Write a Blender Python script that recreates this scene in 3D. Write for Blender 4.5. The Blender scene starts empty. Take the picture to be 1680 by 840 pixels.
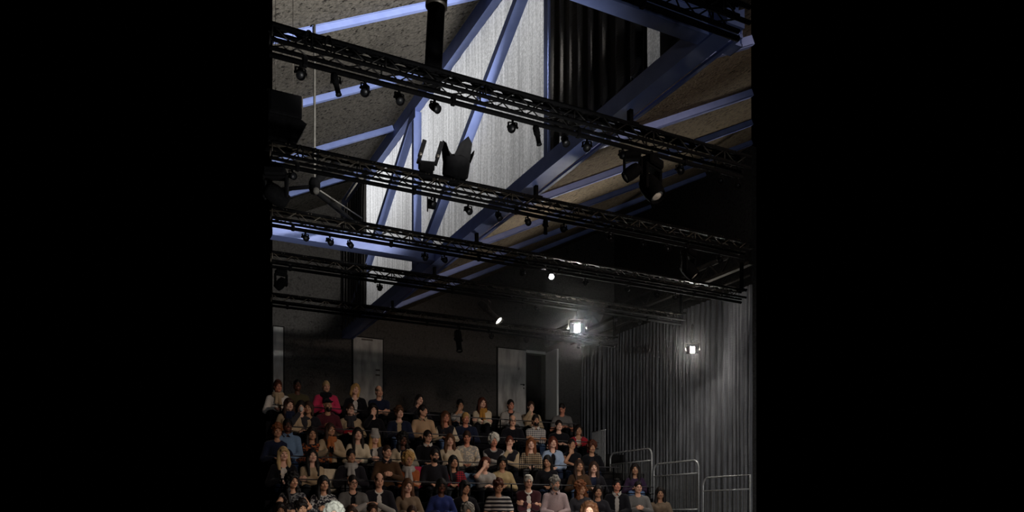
import bpy, math, random
import numpy as np
from mathutils import Vector, Matrix, Euler

random.seed(7)
C = bpy.context.scene.collection
PI = math.pi
CAM_H = 1.6
FPX = 1270.0
TH = math.radians(26.75)
FX, FY = math.sin(TH), math.cos(TH)

def ray(px, py):
    a = (px - 840.0) / FPX
    b = (850.0 - py) / FPX
    return FX + a * FY, FY - a * FX, b

def atY(px, py, Y):
    dx, dy, b = ray(px, py); s = Y / dy
    return Vector((dx * s, Y, CAM_H + b * s))

def atX(px, py, X):
    dx, dy, b = ray(px, py); s = X / dx
    return Vector((X, dy * s, CAM_H + b * s))

# plan of the part of the hall that is built: a wedge that opens towards the back wall
def XL(Y): return 0.1684 * Y
def XR(Y): return 0.9638 * Y

def srgb(h):
    h = h.lstrip('#'); v = [int(h[i:i + 2], 16) / 255 for i in (0, 2, 4)]
    return [x / 12.92 if x <= .04045 else ((x + .055) / 1.055) ** 2.4 for x in v]

# ------------------------------------------------------------------ materials
MATS = {}
def mat(name, col, rough=.7, metal=0.0, spec=.3):
    if name in MATS: return MATS[name]
    m = bpy.data.materials.new(name); m.use_nodes = True
    b = m.node_tree.nodes['Principled BSDF']
    b.inputs['Base Color'].default_value = (*srgb(col), 1) if isinstance(col, str) else (*col, 1)
    b.inputs['Roughness'].default_value = rough
    b.inputs['Metallic'].default_value = metal
    b.inputs['Specular IOR Level'].default_value = spec
    MATS[name] = m
    return m

def node(nt, typ, **kw):
    n = nt.nodes.new(typ)
    for k, v in kw.items():
        if k in n.inputs: n.inputs[k].default_value = v
        else: setattr(n, k, v)
    return n

def noise_mat(name, c1, c2, scale=8, detail=6, rough=.85, bump=.0, bscale=None, stretch=(1, 1, 1), lo=.35, hi=.65, metal=0, spec=.2):
    if name in MATS: return MATS[name]
    m = mat(name, c1, rough, metal, spec); nt = m.node_tree; b = nt.nodes['Principled BSDF']
    tc = node(nt, 'ShaderNodeTexCoord'); mp = node(nt, 'ShaderNodeMapping')
    mp.inputs['Scale'].default_value = stretch
    nt.links.new(tc.outputs['Object'], mp.inputs['Vector'])
    n = node(nt, 'ShaderNodeTexNoise', Scale=scale, Detail=detail)
    nt.links.new(mp.outputs[0], n.inputs['Vector'])
    r = node(nt, 'ShaderNodeValToRGB')
    r.color_ramp.elements[0].position = lo; r.color_ramp.elements[1].position = hi
    r.color_ramp.elements[0].color = (*srgb(c1), 1); r.color_ramp.elements[1].color = (*srgb(c2), 1)
    nt.links.new(n.outputs['Fac'], r.inputs['Fac']); nt.links.new(r.outputs['Color'], b.inputs['Base Color'])
    if bump:
        n2 = node(nt, 'ShaderNodeTexNoise', Scale=bscale or scale * 3, Detail=4.0)
        nt.links.new(mp.outputs[0], n2.inputs['Vector'])
        bp = node(nt, 'ShaderNodeBump', Strength=bump, Distance=.02)
        nt.links.new(n2.outputs['Fac'], bp.inputs['Height']); nt.links.new(bp.outputs[0], b.inputs['Normal'])
    return m

def emit_mat(name, col, strength):
    m = mat(name, col); b = m.node_tree.nodes['Principled BSDF']
    b.inputs['Emission Color'].default_value = (*srgb(col), 1)
    b.inputs['Emission Strength'].default_value = strength
    return m

# ------------------------------------------------------------------ mesh helpers
class MB:
    def __init__(s): s.v = []; s.f = []; s.sm = []
    def add(s, vs, fs, smooth=False):
        o = len(s.v); s.v += [tuple(v) for v in vs]
        s.f += [tuple(i + o for i in f) for f in fs]; s.sm += [smooth] * len(fs)
        return s
    def box(s, lo, hi, M=None, bev=0.0):
        x0, y0, z0 = lo; x1, y1, z1 = hi
        if bev > 0:
            b = min(bev, (x1 - x0) / 2.01, (y1 - y0) / 2.01, (z1 - z0) / 2.01); vs = []; idx = {}
            for ix, (xa, sx) in enumerate(((x0, 1), (x1, -1))):
                for iy, (ya, sy) in enumerate(((y0, 1), (y1, -1))):
                    for iz, (za, sz) in enumerate(((z0, 1), (z1, -1))):
                        for ax in range(3):
                            p = [xa + sx * b, ya + sy * b, za + sz * b]
                            p[ax] = (xa, ya, za)[ax]
                            idx[(ix, iy, iz, ax)] = len(vs); vs.append(p)
            fs = []
            q = ((0, 0), (1, 0), (1, 1), (0, 1))
            for i in (0, 1):
                fs.append([idx[(i, a, c, 0)] for a, c in q])
                fs.append([idx[(a, i, c, 1)] for a, c in q])
                fs.append([idx[(a, c, i, 2)] for a, c in q])
            for a in (0, 1):
                for c in (0, 1):
                    fs.append([idx[(0, a, c, 1)], idx[(1, a, c, 1)], idx[(1, a, c, 2)], idx[(0, a, c, 2)]])
                    fs.append([idx[(a, 0, c, 0)], idx[(a, 1, c, 0)], idx[(a, 1, c, 2)], idx[(a, 0, c, 2)]])
                    fs.append([idx[(a, c, 0, 0)], idx[(a, c, 1, 0)], idx[(a, c, 1, 1)], idx[(a, c, 0, 1)]])
                    for d in (0, 1):
                        fs.append([idx[(a, c, d, k)] for k in range(3)])
        else:
            vs = [(x, y, z) for z in (z0, z1) for y in (y0, y1) for x in (x0, x1)]
            fs = [(0, 2, 3, 1), (4, 5, 7, 6), (0, 1, 5, 4), (2, 6, 7, 3), (0, 4, 6, 2), (1, 3, 7, 5)]
        if M is not None: vs = [M @ Vector(v) for v in vs]
        return s.add(vs, fs)
    def beam(s, p, q, w, h, up=(0, 0, 1)):
        p, q = Vector(p), Vector(q); d = (q - p); L = d.length; d.normalize()
        u = Vector(up); sd = d.cross(u).normalized(); u = sd.cross(d).normalized()
        M = Matrix((sd, d, u)).transposed().to_4x4(); M.translation = p
        return s.box((-w / 2, 0, -h / 2), (w / 2, L, h / 2), M)
    def tube(s, pts, r, n=8, caps=True):
        pts = [Vector(p) for p in pts]; rs = r if isinstance(r, (list, tuple)) else [r] * len(pts)
        vs = []; fs = []; prev = None
        for i, p in enumerate(pts):
            d = (pts[min(i + 1, len(pts) - 1)] - pts[max(i - 1, 0)])
            if d.length < 1e-9: d = Vector((0, 0, 1))
            d.normalize()
            if prev is None:
                a = Vector((0, 0, 1)) if abs(d.z) < .9 else Vector((1, 0, 0)); u = d.cross(a).normalized()
            else:
                u = (prev - d * prev.dot(d)).normalized()
            prev = u; w = d.cross(u)
            for k in range(n):
                t = 2 * PI * k / n; vs.append(p + (u * math.cos(t) + w * math.sin(t)) * rs[i])
        for i in range(len(pts) - 1):
            for k in range(n):
                a = i * n + k; b = i * n + (k + 1) % n
                fs.append((a, b, b + n, a + n))
        if caps:
            fs.append(tuple(range(n - 1, -1, -1))); o = (len(pts) - 1) * n; fs.append(tuple(o + k for k in range(n)))
        return s.add(vs, fs, True)
    def lathe(s, prof, n=20, M=None):   # profile (r, z) around z
        vs = []; fs = []
        for r, z in prof:
            for k in range(n):
                t = 2 * PI * k / n; vs.append(Vector((r * math.cos(t), r * math.sin(t), z)))
        for i in range(len(prof) - 1):
            for k in range(n):
                a = i * n + k; b = i * n + (k + 1) % n; fs.append((a, b, b + n, a + n))
        fs.append(tuple(range(n - 1, -1, -1))); o = (len(prof) - 1) * n; fs.append(tuple(o + k for k in range(n)))
        if M is not None: vs = [M @ v for v in vs]
        return s.add(vs, fs, True)
    def prism(s, poly, ext):            # poly list of 3D points, extruded by vector
        e = Vector(ext); n = len(poly); vs = [Vector(p) for p in poly] + [Vector(p) + e for p in poly]
        fs = [tuple(range(n)), tuple(range(2 * n - 1, n - 1, -1))] + [(i, i + n, (i + 1) % n + n, (i + 1) % n) for i in range(n)]
        return s.add(vs, fs)
    def mesh(s, name):
        me = bpy.data.meshes.new(name); me.from_pydata(s.v, [], s.f)
        me.polygons.foreach_set('use_smooth', s.sm)
        import bmesh
        bm = bmesh.new(); bm.from_mesh(me); bmesh.ops.recalc_face_normals(bm, faces=bm.faces); bm.to_mesh(me); bm.free()
        me.update(); return me

def link(name, me, m=None, parent=None):
    o = bpy.data.objects.new(name, me); C.objects.link(o)
    if m is not None and me is not None and not me.materials: me.materials.append(m)
    if parent: o.parent = parent
    return o

def obj(name, mb, m, parent=None):
    me = mb.mesh(name) if isinstance(mb, MB) else mb
    return link(name, me, m, parent)

def tag(o, label, cat, group=None, kind=None):
    if label: o['label'] = label
    if cat: o['category'] = cat
    if group: o['group'] = group
    if kind: o['kind'] = kind
    return o

def struct(name, mb, m):
    o = obj(name, mb, m); o['kind'] = 'structure'; return o

def thing(name, label, cat, loc=(0, 0, 0), rot=(0, 0, 0), group=None):
    o = bpy.data.objects.new(name, None); C.objects.link(o); o.empty_display_size = .1
    o.location = loc; o.rotation_euler = rot
    return tag(o, label, cat, group)

def copy_tree(o, parent=None):
    c = o.copy(); C.objects.link(c)
    if parent is not None: c.parent = parent
    for ch in list(o.children): copy_tree(ch, c)
    return c
PEOPLE_ON = True; PEOPLE_STEP = 1; LOD = 1.0; HANDS_FINE = True
# ------------------------------------------------------------------ materials of the hall
H = CAM_H
def board_mat(name, c1, c2, pit=.12):
    m = noise_mat(name, c1, c2, scale=22, detail=8, rough=.95, bump=.55, bscale=34, lo=.38, hi=.62, spec=.05)
    nt = m.node_tree; b = nt.nodes['Principled BSDF']
    # dark pits of the wood wool
    tc = node(nt, 'ShaderNodeTexCoord'); v = node(nt, 'ShaderNodeTexNoise', Scale=13.0, Detail=5.0, Roughness=.7)
    nt.links.new(tc.outputs['Object'], v.inputs['Vector'])
    r = node(nt, 'ShaderNodeValToRGB'); r.color_ramp.elements[0].position = .36; r.color_ramp.elements[1].position = .45
    r.color_ramp.elements[0].color = (pit, pit, pit, 1)
    nt.links.new(v.outputs['Fac'], r.inputs['Fac'])
    old = b.inputs['Base Color'].links[0].from_socket
    mx = node(nt, 'ShaderNodeMix', data_type='RGBA', blend_type='MULTIPLY'); mx.inputs[0].default_value = 1
    nt.links.new(old, mx.inputs[6]); nt.links.new(r.outputs['Color'], mx.inputs[7]); nt.links.new(mx.outputs[2], b.inputs['Base Color'])
    return m
M_BOARD = board_mat('wood_wool_board', '#4a4742', '#5e5a54')
M_BOARD_BROWN = board_mat('brown_wood_wool_board', '#655b50', '#80735f')
M_WALL = board_mat('back_wall_board', '#403e3c', '#4c4a48', .55)
M_STEEL = noise_mat('blue_painted_steel', '#7585be', '#8090c8', scale=5, rough=.5, spec=.4)
M_BLACK = noise_mat('black_powder_coat', '#060607', '#0b0b0c', scale=30, rough=.8, spec=.04)
M_MATT = mat('matt_black', '#060607', .9, 0, .05)
M_ALU = noise_mat('dulled_aluminium', '#3a3733', '#4c4844', scale=18, rough=.45, metal=.6)
M_CHROME = noise_mat('brushed_steel_tube', '#b8b8b8', '#d0d0d0', scale=40, rough=.28, metal=.9)
M_TIER = noise_mat('black_stage_ply', '#0f0e0e', '#191716', scale=12, rough=.8)
M_FLOOR = noise_mat('dark_stage_floor', '#101010', '#1a1a1a', scale=6, rough=.6)
M_DOOR = noise_mat('worn_grey_door_paint', '#787876', '#acaba8', scale=2.2, detail=9, rough=.75, stretch=(3, 3, .8), lo=.3, hi=.62)
M_FRAME = noise_mat('grey_door_frame', '#8a8a88', '#a2a2a0', scale=5, rough=.7)

# ------------------------------------------------------------------ shell
BY = 18.5
struct('floor', MB().box((-2, -8, -.15), (13, BY + .2, 0)), M_FLOOR)
# back wall with a doorway
w0, w1 = atY(862, 578, BY).x, atY(894, 578, BY).x
wz = atY(875, 580, BY).z
wl = XL(BY)
mb = MB()
def wallpoly(x0, x1, z0, zt0, zt1): mb.prism([(x0, BY, z0), (x1, BY, z0), (x1, BY, zt1), (x0, BY, zt0)], (0, .2, 0))
roofL = lambda x: H + 5.30 + .5 * x
roofR = lambda x: H + 4.50 + .5 * (x - 4.9)
wallpoly(wl, 4.85, 0, roofL(wl), roofL(4.85))
wallpoly(4.85, w0, 0, roofR(4.85), roofR(w0))
wallpoly(w0, w1, wz, roofR(w0), roofR(w1))
wallpoly(w0, w1, 0, 3.21, 3.21)
wallpoly(w1, 12.6, 0, roofR(w1), roofR(12.6))
struct('wall_back', mb, M_WALL)
struct('wall_corridor', MB().box((w0 - .6, BY + 1.5, 3.21), (w1 + .6, BY + 1.6, wz + .3)).box((w0 - .6, BY + .2, 3.1), (w1 + .6, BY + 1.6, 3.21)), M_MATT)
struct('wall_right', MB().prism([(12.6, 13.08, 0), (12.6, BY, 0), (12.6, BY, roofR(12.6)), (12.6, 13.08, roofR(12.6))], (.15, 0, 0)), M_WALL)

def slab(name, pts, t, m):
    return struct(name, MB().prism(pts, (0, 0, t)), m)
ya, yb = 7.6, BY
slab('ceiling', [(XL(ya), ya, roofL(XL(ya))), (4.86, ya, roofL(4.86)), (4.86, yb, roofL(4.86)), (XL(yb), yb, roofL(XL(yb)))], .16, M_BOARD)
ya = 5.0
slab('ceiling', [(4.86, ya + .05, roofR(4.86)), (12.6, 13.08, roofR(12.6)), (12.6, yb, roofR(12.6)), (4.86, yb, roofR(4.86))], .16, M_BOARD_BROWN)

# doors on the back wall
def panel_door(name, x0, x1, top, handle=None, m=M_DOOR):
    d = struct(name, MB().box((x0, BY - .05, 3.21), (x1, BY - .002, top), bev=.006), m)
    d.data.name = name
    fr = MB().box((x0 - .03, BY - .035, 3.21), (x0, BY, top + .03)).box((x1, BY - .035, 3.21), (x1 + .03, BY, top + .03)).box((x0, BY - .035, top), (x1, BY, top + .03))
    obj('door_frame', fr, M_TIER, d)
    if handle:
        hx, hz = handle
        hb = MB().lathe([(.0, 0), (.025, 0), (.025, .012), (.01, .014), (.01, .05)], 12, Matrix.Translation((hx, BY - .05, hz)) @ Matrix.Rotation(PI / 2, 4, 'X'))
        hb.tube([(hx, BY - .10, hz), (hx - .12, BY - .10, hz)], .011)
        hb.lathe([(0, 0), (.018, 0), (.018, .01), (0, .011)], 12, Matrix.Translation((hx, BY - .05, hz - .09)) @ Matrix.Rotation(PI / 2, 4, 'X'))
        obj('door_handle', hb, M_BLACK, d)
    return d
panel_door('door_1', XL(BY) + .01, atY(464, 540, BY).x, atY(456, 537, BY).z)
a, b_ = atY(579, 553, BY), atY(627, 556, BY)
d2 = panel_door('door_2', a.x, b_.x, a.z)
for zz in (558, 608, 616):  # thin raised plates standing in for dark marks on the door
    q = atY(600 if zz < 600 else 619, zz, BY)
    obj('door_dark_mark', MB().box((q.x - (.12 if zz < 600 else .06), BY - .062, q.z - .02), (q.x + (.16 if zz < 600 else .05), BY - .05, q.z + .02), bev=.004), M_ALU, d2)
a, b_ = atY(816, 571, BY), atY(861.5, 574, BY)
d3 = panel_door('door_3', a.x, b_.x, a.z, (b_.x - .07, atY(858, 632, BY).z))
q = atY(850, 606, BY)
obj('door_stopper', MB().lathe([(0, 0), (.03, 0), (.035, .03), (.02, .05), (0, .055)], 12, Matrix.Translation((q.x, BY - .05, q.z)) @ Matrix.Rotation(PI / 2, 4, 'X')), M_CHROME, d3)
# door leaf of the open doorway: it stands at right angles to the wall
e0, e1 = atY(895, 575, BY).x, atY(898.5, 575, BY).x
d4 = struct('door_4', MB().box((e0, BY - .62, 3.21), (e1 - .012, BY - .01, atY(897, 572, BY - .5).z), bev=.004), mat('white_door_edge', '#dcdcd8', .6))
obj('door_lintel', MB().box((w0, BY - .04, wz), (w1, BY - .001, wz + .07)), M_FRAME, d4)
obj('door_jamb', MB().box((e1 + .01, BY - .04, 3.21), (e1 + .14, BY - .001, wz + .05)), mat('dark_door_jamb', '#343434', .8), d4)

# ------------------------------------------------------------------ clerestory: girder, blinds, drapes
XF = 4.73
zb0, zb1, zt0, zt1 = H + 4.34, H + 4.54, H + 7.40, H + 7.66
g = thing('roof_girder', 'long blue steel roof truss with diagonals framing the pale lit blind', 'roof truss', (XF, 3.65, H + 4.34))
gM = Matrix.Translation(-g.location)
def gpart(name, mb, m=M_STEEL):
    mb.v = [tuple(gM @ Vector(v)) for v in mb.v]; return obj(name, mb, m, g)
gpart('bottom_chord', MB().box((XF, 5.2, zb0), (XF + .2, BY, zb1)))
gpart('chord_flange', MB().box((XF + .235, 5.3, zb0 - .01), (XF + .275, BY, zb0 + .02)))
gpart('top_chord', MB().box((XF, 7.0, zt0), (XF + .12, BY, zt1)))
for y in (8.45, 13.4, 18.35): gpart('post', MB().box((XF, y - .05, zb1), (XF + .15, y + .05, zt0)))
gpart('diagonal', MB().beam((XF + .075, 13.36, zb1), (XF + .075, 8.6, zt0), .15, .12))
gpart('diagonal', MB().beam((XF + .075, 13.44, zt0), (XF + .075, 18.28, zb1), .15, .12))
gpart('gusset_plate', MB().box((XF - .006, 13.25, zt0 - .16), (XF, 13.55, zt0)))

def drape_mesh(axis_pts, z0, z1, amp, freq, seed, nz=10, hem=0.0, step=.012):
    """pleated cloth hung along a horizontal line; returns an MB with thickness-free double fold surface closed by a back sheet"""
    rnd = random.Random(seed)
    p, q = Vector(axis_pts[0]), Vector(axis_pts[1]); L = (q - p).length; d = (q - p).normalized(); nrm = Vector((d.y, -d.x, 0))
    n = int(L / step); ph = 0; offs = []; f = freq; a = amp; tf, ta = freq, amp; wide = 0
    for i in range(n + 1):
        if rnd.random() < step * freq * .5: tf = freq * rnd.uniform(.55, 1.6); ta = amp * rnd.uniform(.35, 1.25)
        f += (tf - f) * .06; a += (ta - a) * .06
        ph += 2 * PI * f * step
        offs.append(a * (math.sin(ph) + .25 * math.sin(2.3 * ph + 1)) )
    mb = MB(); vs = []
    for j in range(nz + 1):
        t = j / nz
        for i in range(n + 1):
            k = .55 + .45 * min(1, (1 - t) * 4 + .2)
            zz = z0 + (z1 - z0) * t
            if j == 0 and hem: zz += hem * (.5 + .5 * math.sin(i * step * 9 + seed)) + hem * .4 * math.sin(i * step * 31)
            o = offs[i] * k + .004 * math.sin(zz * 3 + i * .05)
            vs.append(p + d * (i * step) + nrm * o + Vector((0, 0, zz)))
    fs = []
    for j in range(nz):
        for i in range(n):
            a_ = j * (n + 1) + i; fs.append((a_, a_ + 1, a_ + n + 2, a_ + n + 1))
    mb.add(vs, fs, True)
    return mb

# pale blind, lit through from the daylight behind it
mB = bpy.data.materials.new('pale_translucent_blind'); mB.use_nodes = True; nt = mB.node_tree
pb = nt.nodes['Principled BSDF']; nt.nodes.remove(pb); out = nt.nodes['Material Output']
tc = node(nt, 'ShaderNodeTexCoord'); mp = node(nt, 'ShaderNodeMapping'); mp.inputs['Scale'].default_value = (1, 5.5, .16)
nt.links.new(tc.outputs['Object'], mp.inputs['Vector'])
n1 = node(nt, 'ShaderNodeTexNoise', Scale=2.2, Detail=6.0, Roughness=.65); nt.links.new(mp.outputs[0], n1.inputs['Vector'])
n2 = node(nt, 'ShaderNodeTexNoise', Scale=34.0, Detail=3.0, Roughness=.8); nt.links.new(tc.outputs['Object'], n2.inputs['Vector'])
mx = node(nt, 'ShaderNodeMath', operation='ADD'); nt.links.new(n1.outputs['Fac'], mx.inputs[0]); nt.links.new(n2.outputs['Fac'], mx.inputs[1])
r = node(nt, 'ShaderNodeValToRGB'); r.color_ramp.elements[0].position = .72; r.color_ramp.elements[1].position = 1.0
mh = node(nt, 'ShaderNodeMath', operation='MULTIPLY'); mh.inputs[1].default_value = .84
r.color_ramp.elements[0].color = (.42, .42, .42, 1); r.color_ramp.elements[1].color = (.80, .80, .80, 1)
nt.links.new(mx.outputs[0], mh.inputs[0]); nt.links.new(mh.outputs[0], r.inputs['Fac'])
df = node(nt, 'ShaderNodeBsdfDiffuse'); tr = node(nt, 'ShaderNodeBsdfTranslucent'); ms = node(nt, 'ShaderNodeMixShader'); ms.inputs[0].default_value = .6
nt.links.new(r.outputs[0], df.inputs['Color']); nt.links.new(r.outputs[0], tr.inputs['Color'])
nt.links.new(df.outputs[0], ms.inputs[1]); nt.links.new(tr.outputs[0], ms.inputs[2]); nt.links.new(ms.outputs[0], out.inputs['Surface'])
XB = XF + .19
o = obj('blind', drape_mesh([(XB, 18.4, 0), (XB, 8.35, 0)], zb1 - .02, zt0 + .1, .008, 3.2, 4, nz=4, step=.02), mB)
tag(o, 'pale translucent blind lit from behind the blue roof truss, the largest bright area', 'blind')
gap = [atX(1077, 80, XB).y, atX(1105, 80, XB).y]
o = obj('blind', drape_mesh([(XB, gap[0] + .15, 0), (XB, gap[1] - .4, 0)], zb1 - .02, zt0 - 1.2, .004, 2, 5, nz=4, step=.02), mB)
tag(o, 'narrow strip of pale blind in the gap between two dark drapes, upper right', 'blind')

def cloth_drape_mat(name, c1, c2, hs=.9, rough=.75, sheen=.15):
    m = noise_mat(name, c1, c2, scale=3, detail=6, rough=rough, stretch=(2, 2, .5), spec=.25)
    nt = m.node_tree; b = nt.nodes['Principled BSDF']
    tc = node(nt, 'ShaderNodeTexCoord'); mp = node(nt, 'ShaderNodeMapping'); mp.inputs['Scale'].default_value = (2.5, 2.5, 60)
    nt.links.new(tc.outputs['Object'], mp.inputs['Vector'])
    n = node(nt, 'ShaderNodeTexNoise', Scale=1.4, Detail=4.0); nt.links.new(mp.outputs[0], n.inputs['Vector'])
    bp = node(nt, 'ShaderNodeBump', Strength=hs, Distance=.012); nt.links.new(n.outputs['Fac'], bp.inputs['Height']); nt.links.new(bp.outputs[0], b.inputs['Normal'])
    b.inputs['Sheen Weight'].default_value = sheen
    return m
M_DRAPE = cloth_drape_mat('dark_blackout_cloth', '#4c4a48', '#5c5856')
M_CURT = cloth_drape_mat('grey_shimmering_curtain', '#5b5b5e', '#78787b', .8, .40, .2)
XD = XF + .03
o = obj('drape', drape_mesh([(XD, 8.36, 0), (XD, gap[0], 0)], zb1 - .05, zt0 + .05, .028, 4.6, 11, hem=.1), M_DRAPE)
tag(o, 'wide dark blackout drape beside the bright blind, above the upper blue chord', 'drape')
o = obj('drape', drape_mesh([(XD, gap[1], 0), (XD, 5.1, 0)], zb1 - .02, zt0 + .05, .02, 3, 12), M_DRAPE)
tag(o, 'short dark blackout drape in the corner right of the pale strip', 'drape')
o = obj('drape', drape_mesh([(XD - .02, 18.42, 0), (XD - .02, 16.45, 0)], zb1 - .05, zt0, .05, 5.0, 13), M_DRAPE)
tag(o, 'dark gathered drape at the far left end of the lit blind, against the back wall', 'drape')

# big pleated curtain along the right-hand side
XC = 11.5
o = obj('stage_curtain', drape_mesh([(XC, BY - .05, 0), (XC, XC / .9638, 0)], .02, H + 4.78, .055, 6.6, 21, nz=24, step=.009), M_CURT)
tag(o, 'tall grey pleated curtain hanging along the right side of the seating', 'curtain')
t = thing('curtain_track', 'dark pipe above the top edge of the grey pleated curtain', 'curtain track', (XC - .35, BY - .02, H + 4.83))
obj('pipe', MB().tube([(0, 0, 0), (0, -(BY - .02 - 11.6), 0)], .028), M_ALU, t)
for k in range(6): obj('bracket', MB().box((-.012, -.6 - 1.1 * k - .02, 0), (.36, -.6 - 1.1 * k + .02, .05)), M_ALU, t)
t = thing('side_beam', 'dark lattice beam running to the back above the ends of the trusses', 'beam', (10.35, BY - .02, H + 4.7))
Lb = BY - .02 - 10.75
obj('lower_chord', MB().box((-.05, -Lb, -.03), (.05, 0, .03)), M_ALU, t)
obj('upper_chord', MB().box((-.05, -Lb, .27), (.05, 0, .33)), M_ALU, t)
mb = MB()
k = 0; y = 0
while y < Lb - .3:
    mb.beam((0, -y, 0 if k % 2 else .3), (0, -y - .3, .3 if k % 2 else 0), .03, .03, (1, 0, 0)); y += .3; k += 1
obj('lattice', mb, M_ALU, t)

# tie beams and rafters
def tie(y, x0, x1, label, w=.22):
    t = thing('tie_beam', label, 'beam', (x0, y, H + 4.36))
    obj('web', MB().box((0, 0.0, .012), (x1 - x0, .02, .22)), M_STEEL, t)
    obj('lower_flange', MB().box((0, -.012, 0), (x1 - x0, w, .024)), M_STEEL, t)
    obj('upper_flange', MB().box((0, -.012, .215), (x1 - x0, w, .239)), M_STEEL, t)
    obj('end_plate', MB().box((x1 - x0 - .012, -.012, 0), (x1 - x0, w, .239)), M_STEEL, t)
tie(12.3, XL(12.3), XF + .02, 'blue steel tie beam crossing below the lit blind at lower left')
tie(5.45, 2.7, 5.13, 'dark blue steel tie beam in the upper right corner', .15)
YR = [10.15, 12.3, 14.5, 16.65]
ordn = ['nearest', 'second', 'third', 'fourth', 'fifth', 'sixth']
for i, y in enumerate(YR):
    x0 = XL(y); x1 = XF - .02
    t = thing('rafter', '%s lit blue rafter under the left roof slope' % ('front and brightest' if i == 0 else ordn[i] + ' from the stage,'), 'rafter', (x0, y, roofL(x0)), group='rafters of the left roof slope')
    obj('rafter_web', MB().beam((0, 0.02, -.02), (x1 - x0, 0.02, .5 * (x1 - x0) - .02), .03, .05), M_STEEL, t)
    obj('rafter_flange', MB().beam((0, 0, -.08), (x1 - x0, 0, .5 * (x1 - x0) - .08), .07, .075), M_STEEL, t)
for i, y in enumerate([5.95, 8.1, 10.2, 12.35, 14.5, 16.65]):
    x0 = XF + .3; x1 = min(XR(y), 12.5)
    t = thing('rafter', '%s dim blue rafter under the brown right roof slope' % ('short front' if i == 0 else ordn[i] + ' from the stage,'), 'rafter', (x0, y, roofR(x0)), group='rafters of the right roof slope')
    obj('rafter_web', MB().beam((0, 0, -.05), (x1 - x0, 0, .5 * (x1 - x0) - .05), .05, .09), M_STEEL, t)
    obj('rafter_flange', MB().beam((0, .01, -.10), (x1 - x0, .01, .5 * (x1 - x0) - .10), .07, .014), M_STEEL, t)

M_ROD = noise_mat('dull_steel_rod', '#4c4a46', '#5a5854', scale=20, rough=.6)
# tie rod with its node and struts
top = atY(516, 72, 10.1); nd = atY(516, 306, 10.1)
t = thing('tie_rod', 'thin pale vertical tie rod ending in a bolted node with struts, upper left', 'tie rod', nd)
obj('rod', MB().tube([(0, 0, .04), (0, 0, top.z - nd.z + .25)], .016), M_ROD, t)
obj('node', MB().lathe([(0, -.1), (.05, -.09), (.075, -.03), (.075, .04), (.05, .1), (0, .11)], 14), M_BLACK, t)
q = atY(518, 314, 10.0) - nd
obj('bolt_cap', MB().lathe([(0, 0), (.045, 0), (.04, .04), (.015, .055), (0, .056)], 14, Matrix.Translation(q) @ Matrix.Rotation(PI / 2, 4, 'X')), M_ROD, t)
obj('strut', MB().tube([(0, 0, 0), atY(447, 312, 10.1) - nd], .026), M_BLACK, t)
e = Vector((3.38, 12.25, H + 4.72)) - nd
obj('strut', MB().tube([(0, 0, -.05), e], .034), M_BLACK, t)
obj('rod', MB().tube([(0.03, 0, -.02), e + Vector((.08, 0, .12))], .010), M_ROD, t)
e = atY(556, 262, 11.0) - nd
obj('strut', MB().tube([(0, 0, .05), e], .05), M_BLACK, t)
p0, p1 = atY(592, 291, 11.6), atY(566, 328, 11.9)
t = thing('tie_rod', 'short bright rod with an eye bolt beside the left edge of the lit blind', 'tie rod', p0)
obj('rod', MB().tube([(0, 0, 0), p1 - p0], .014), M_ROD, t)
obj('eye_bolt', MB().lathe([(0, -.05), (.035, -.035), (.05, 0), (.035, .035), (0, .05)], 12), M_ROD, t)
p2 = atY(603, 280, 11.55) - p0
obj('clevis', MB().tube([(0, 0, 0), p2], .03), M_BLACK, t)
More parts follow.
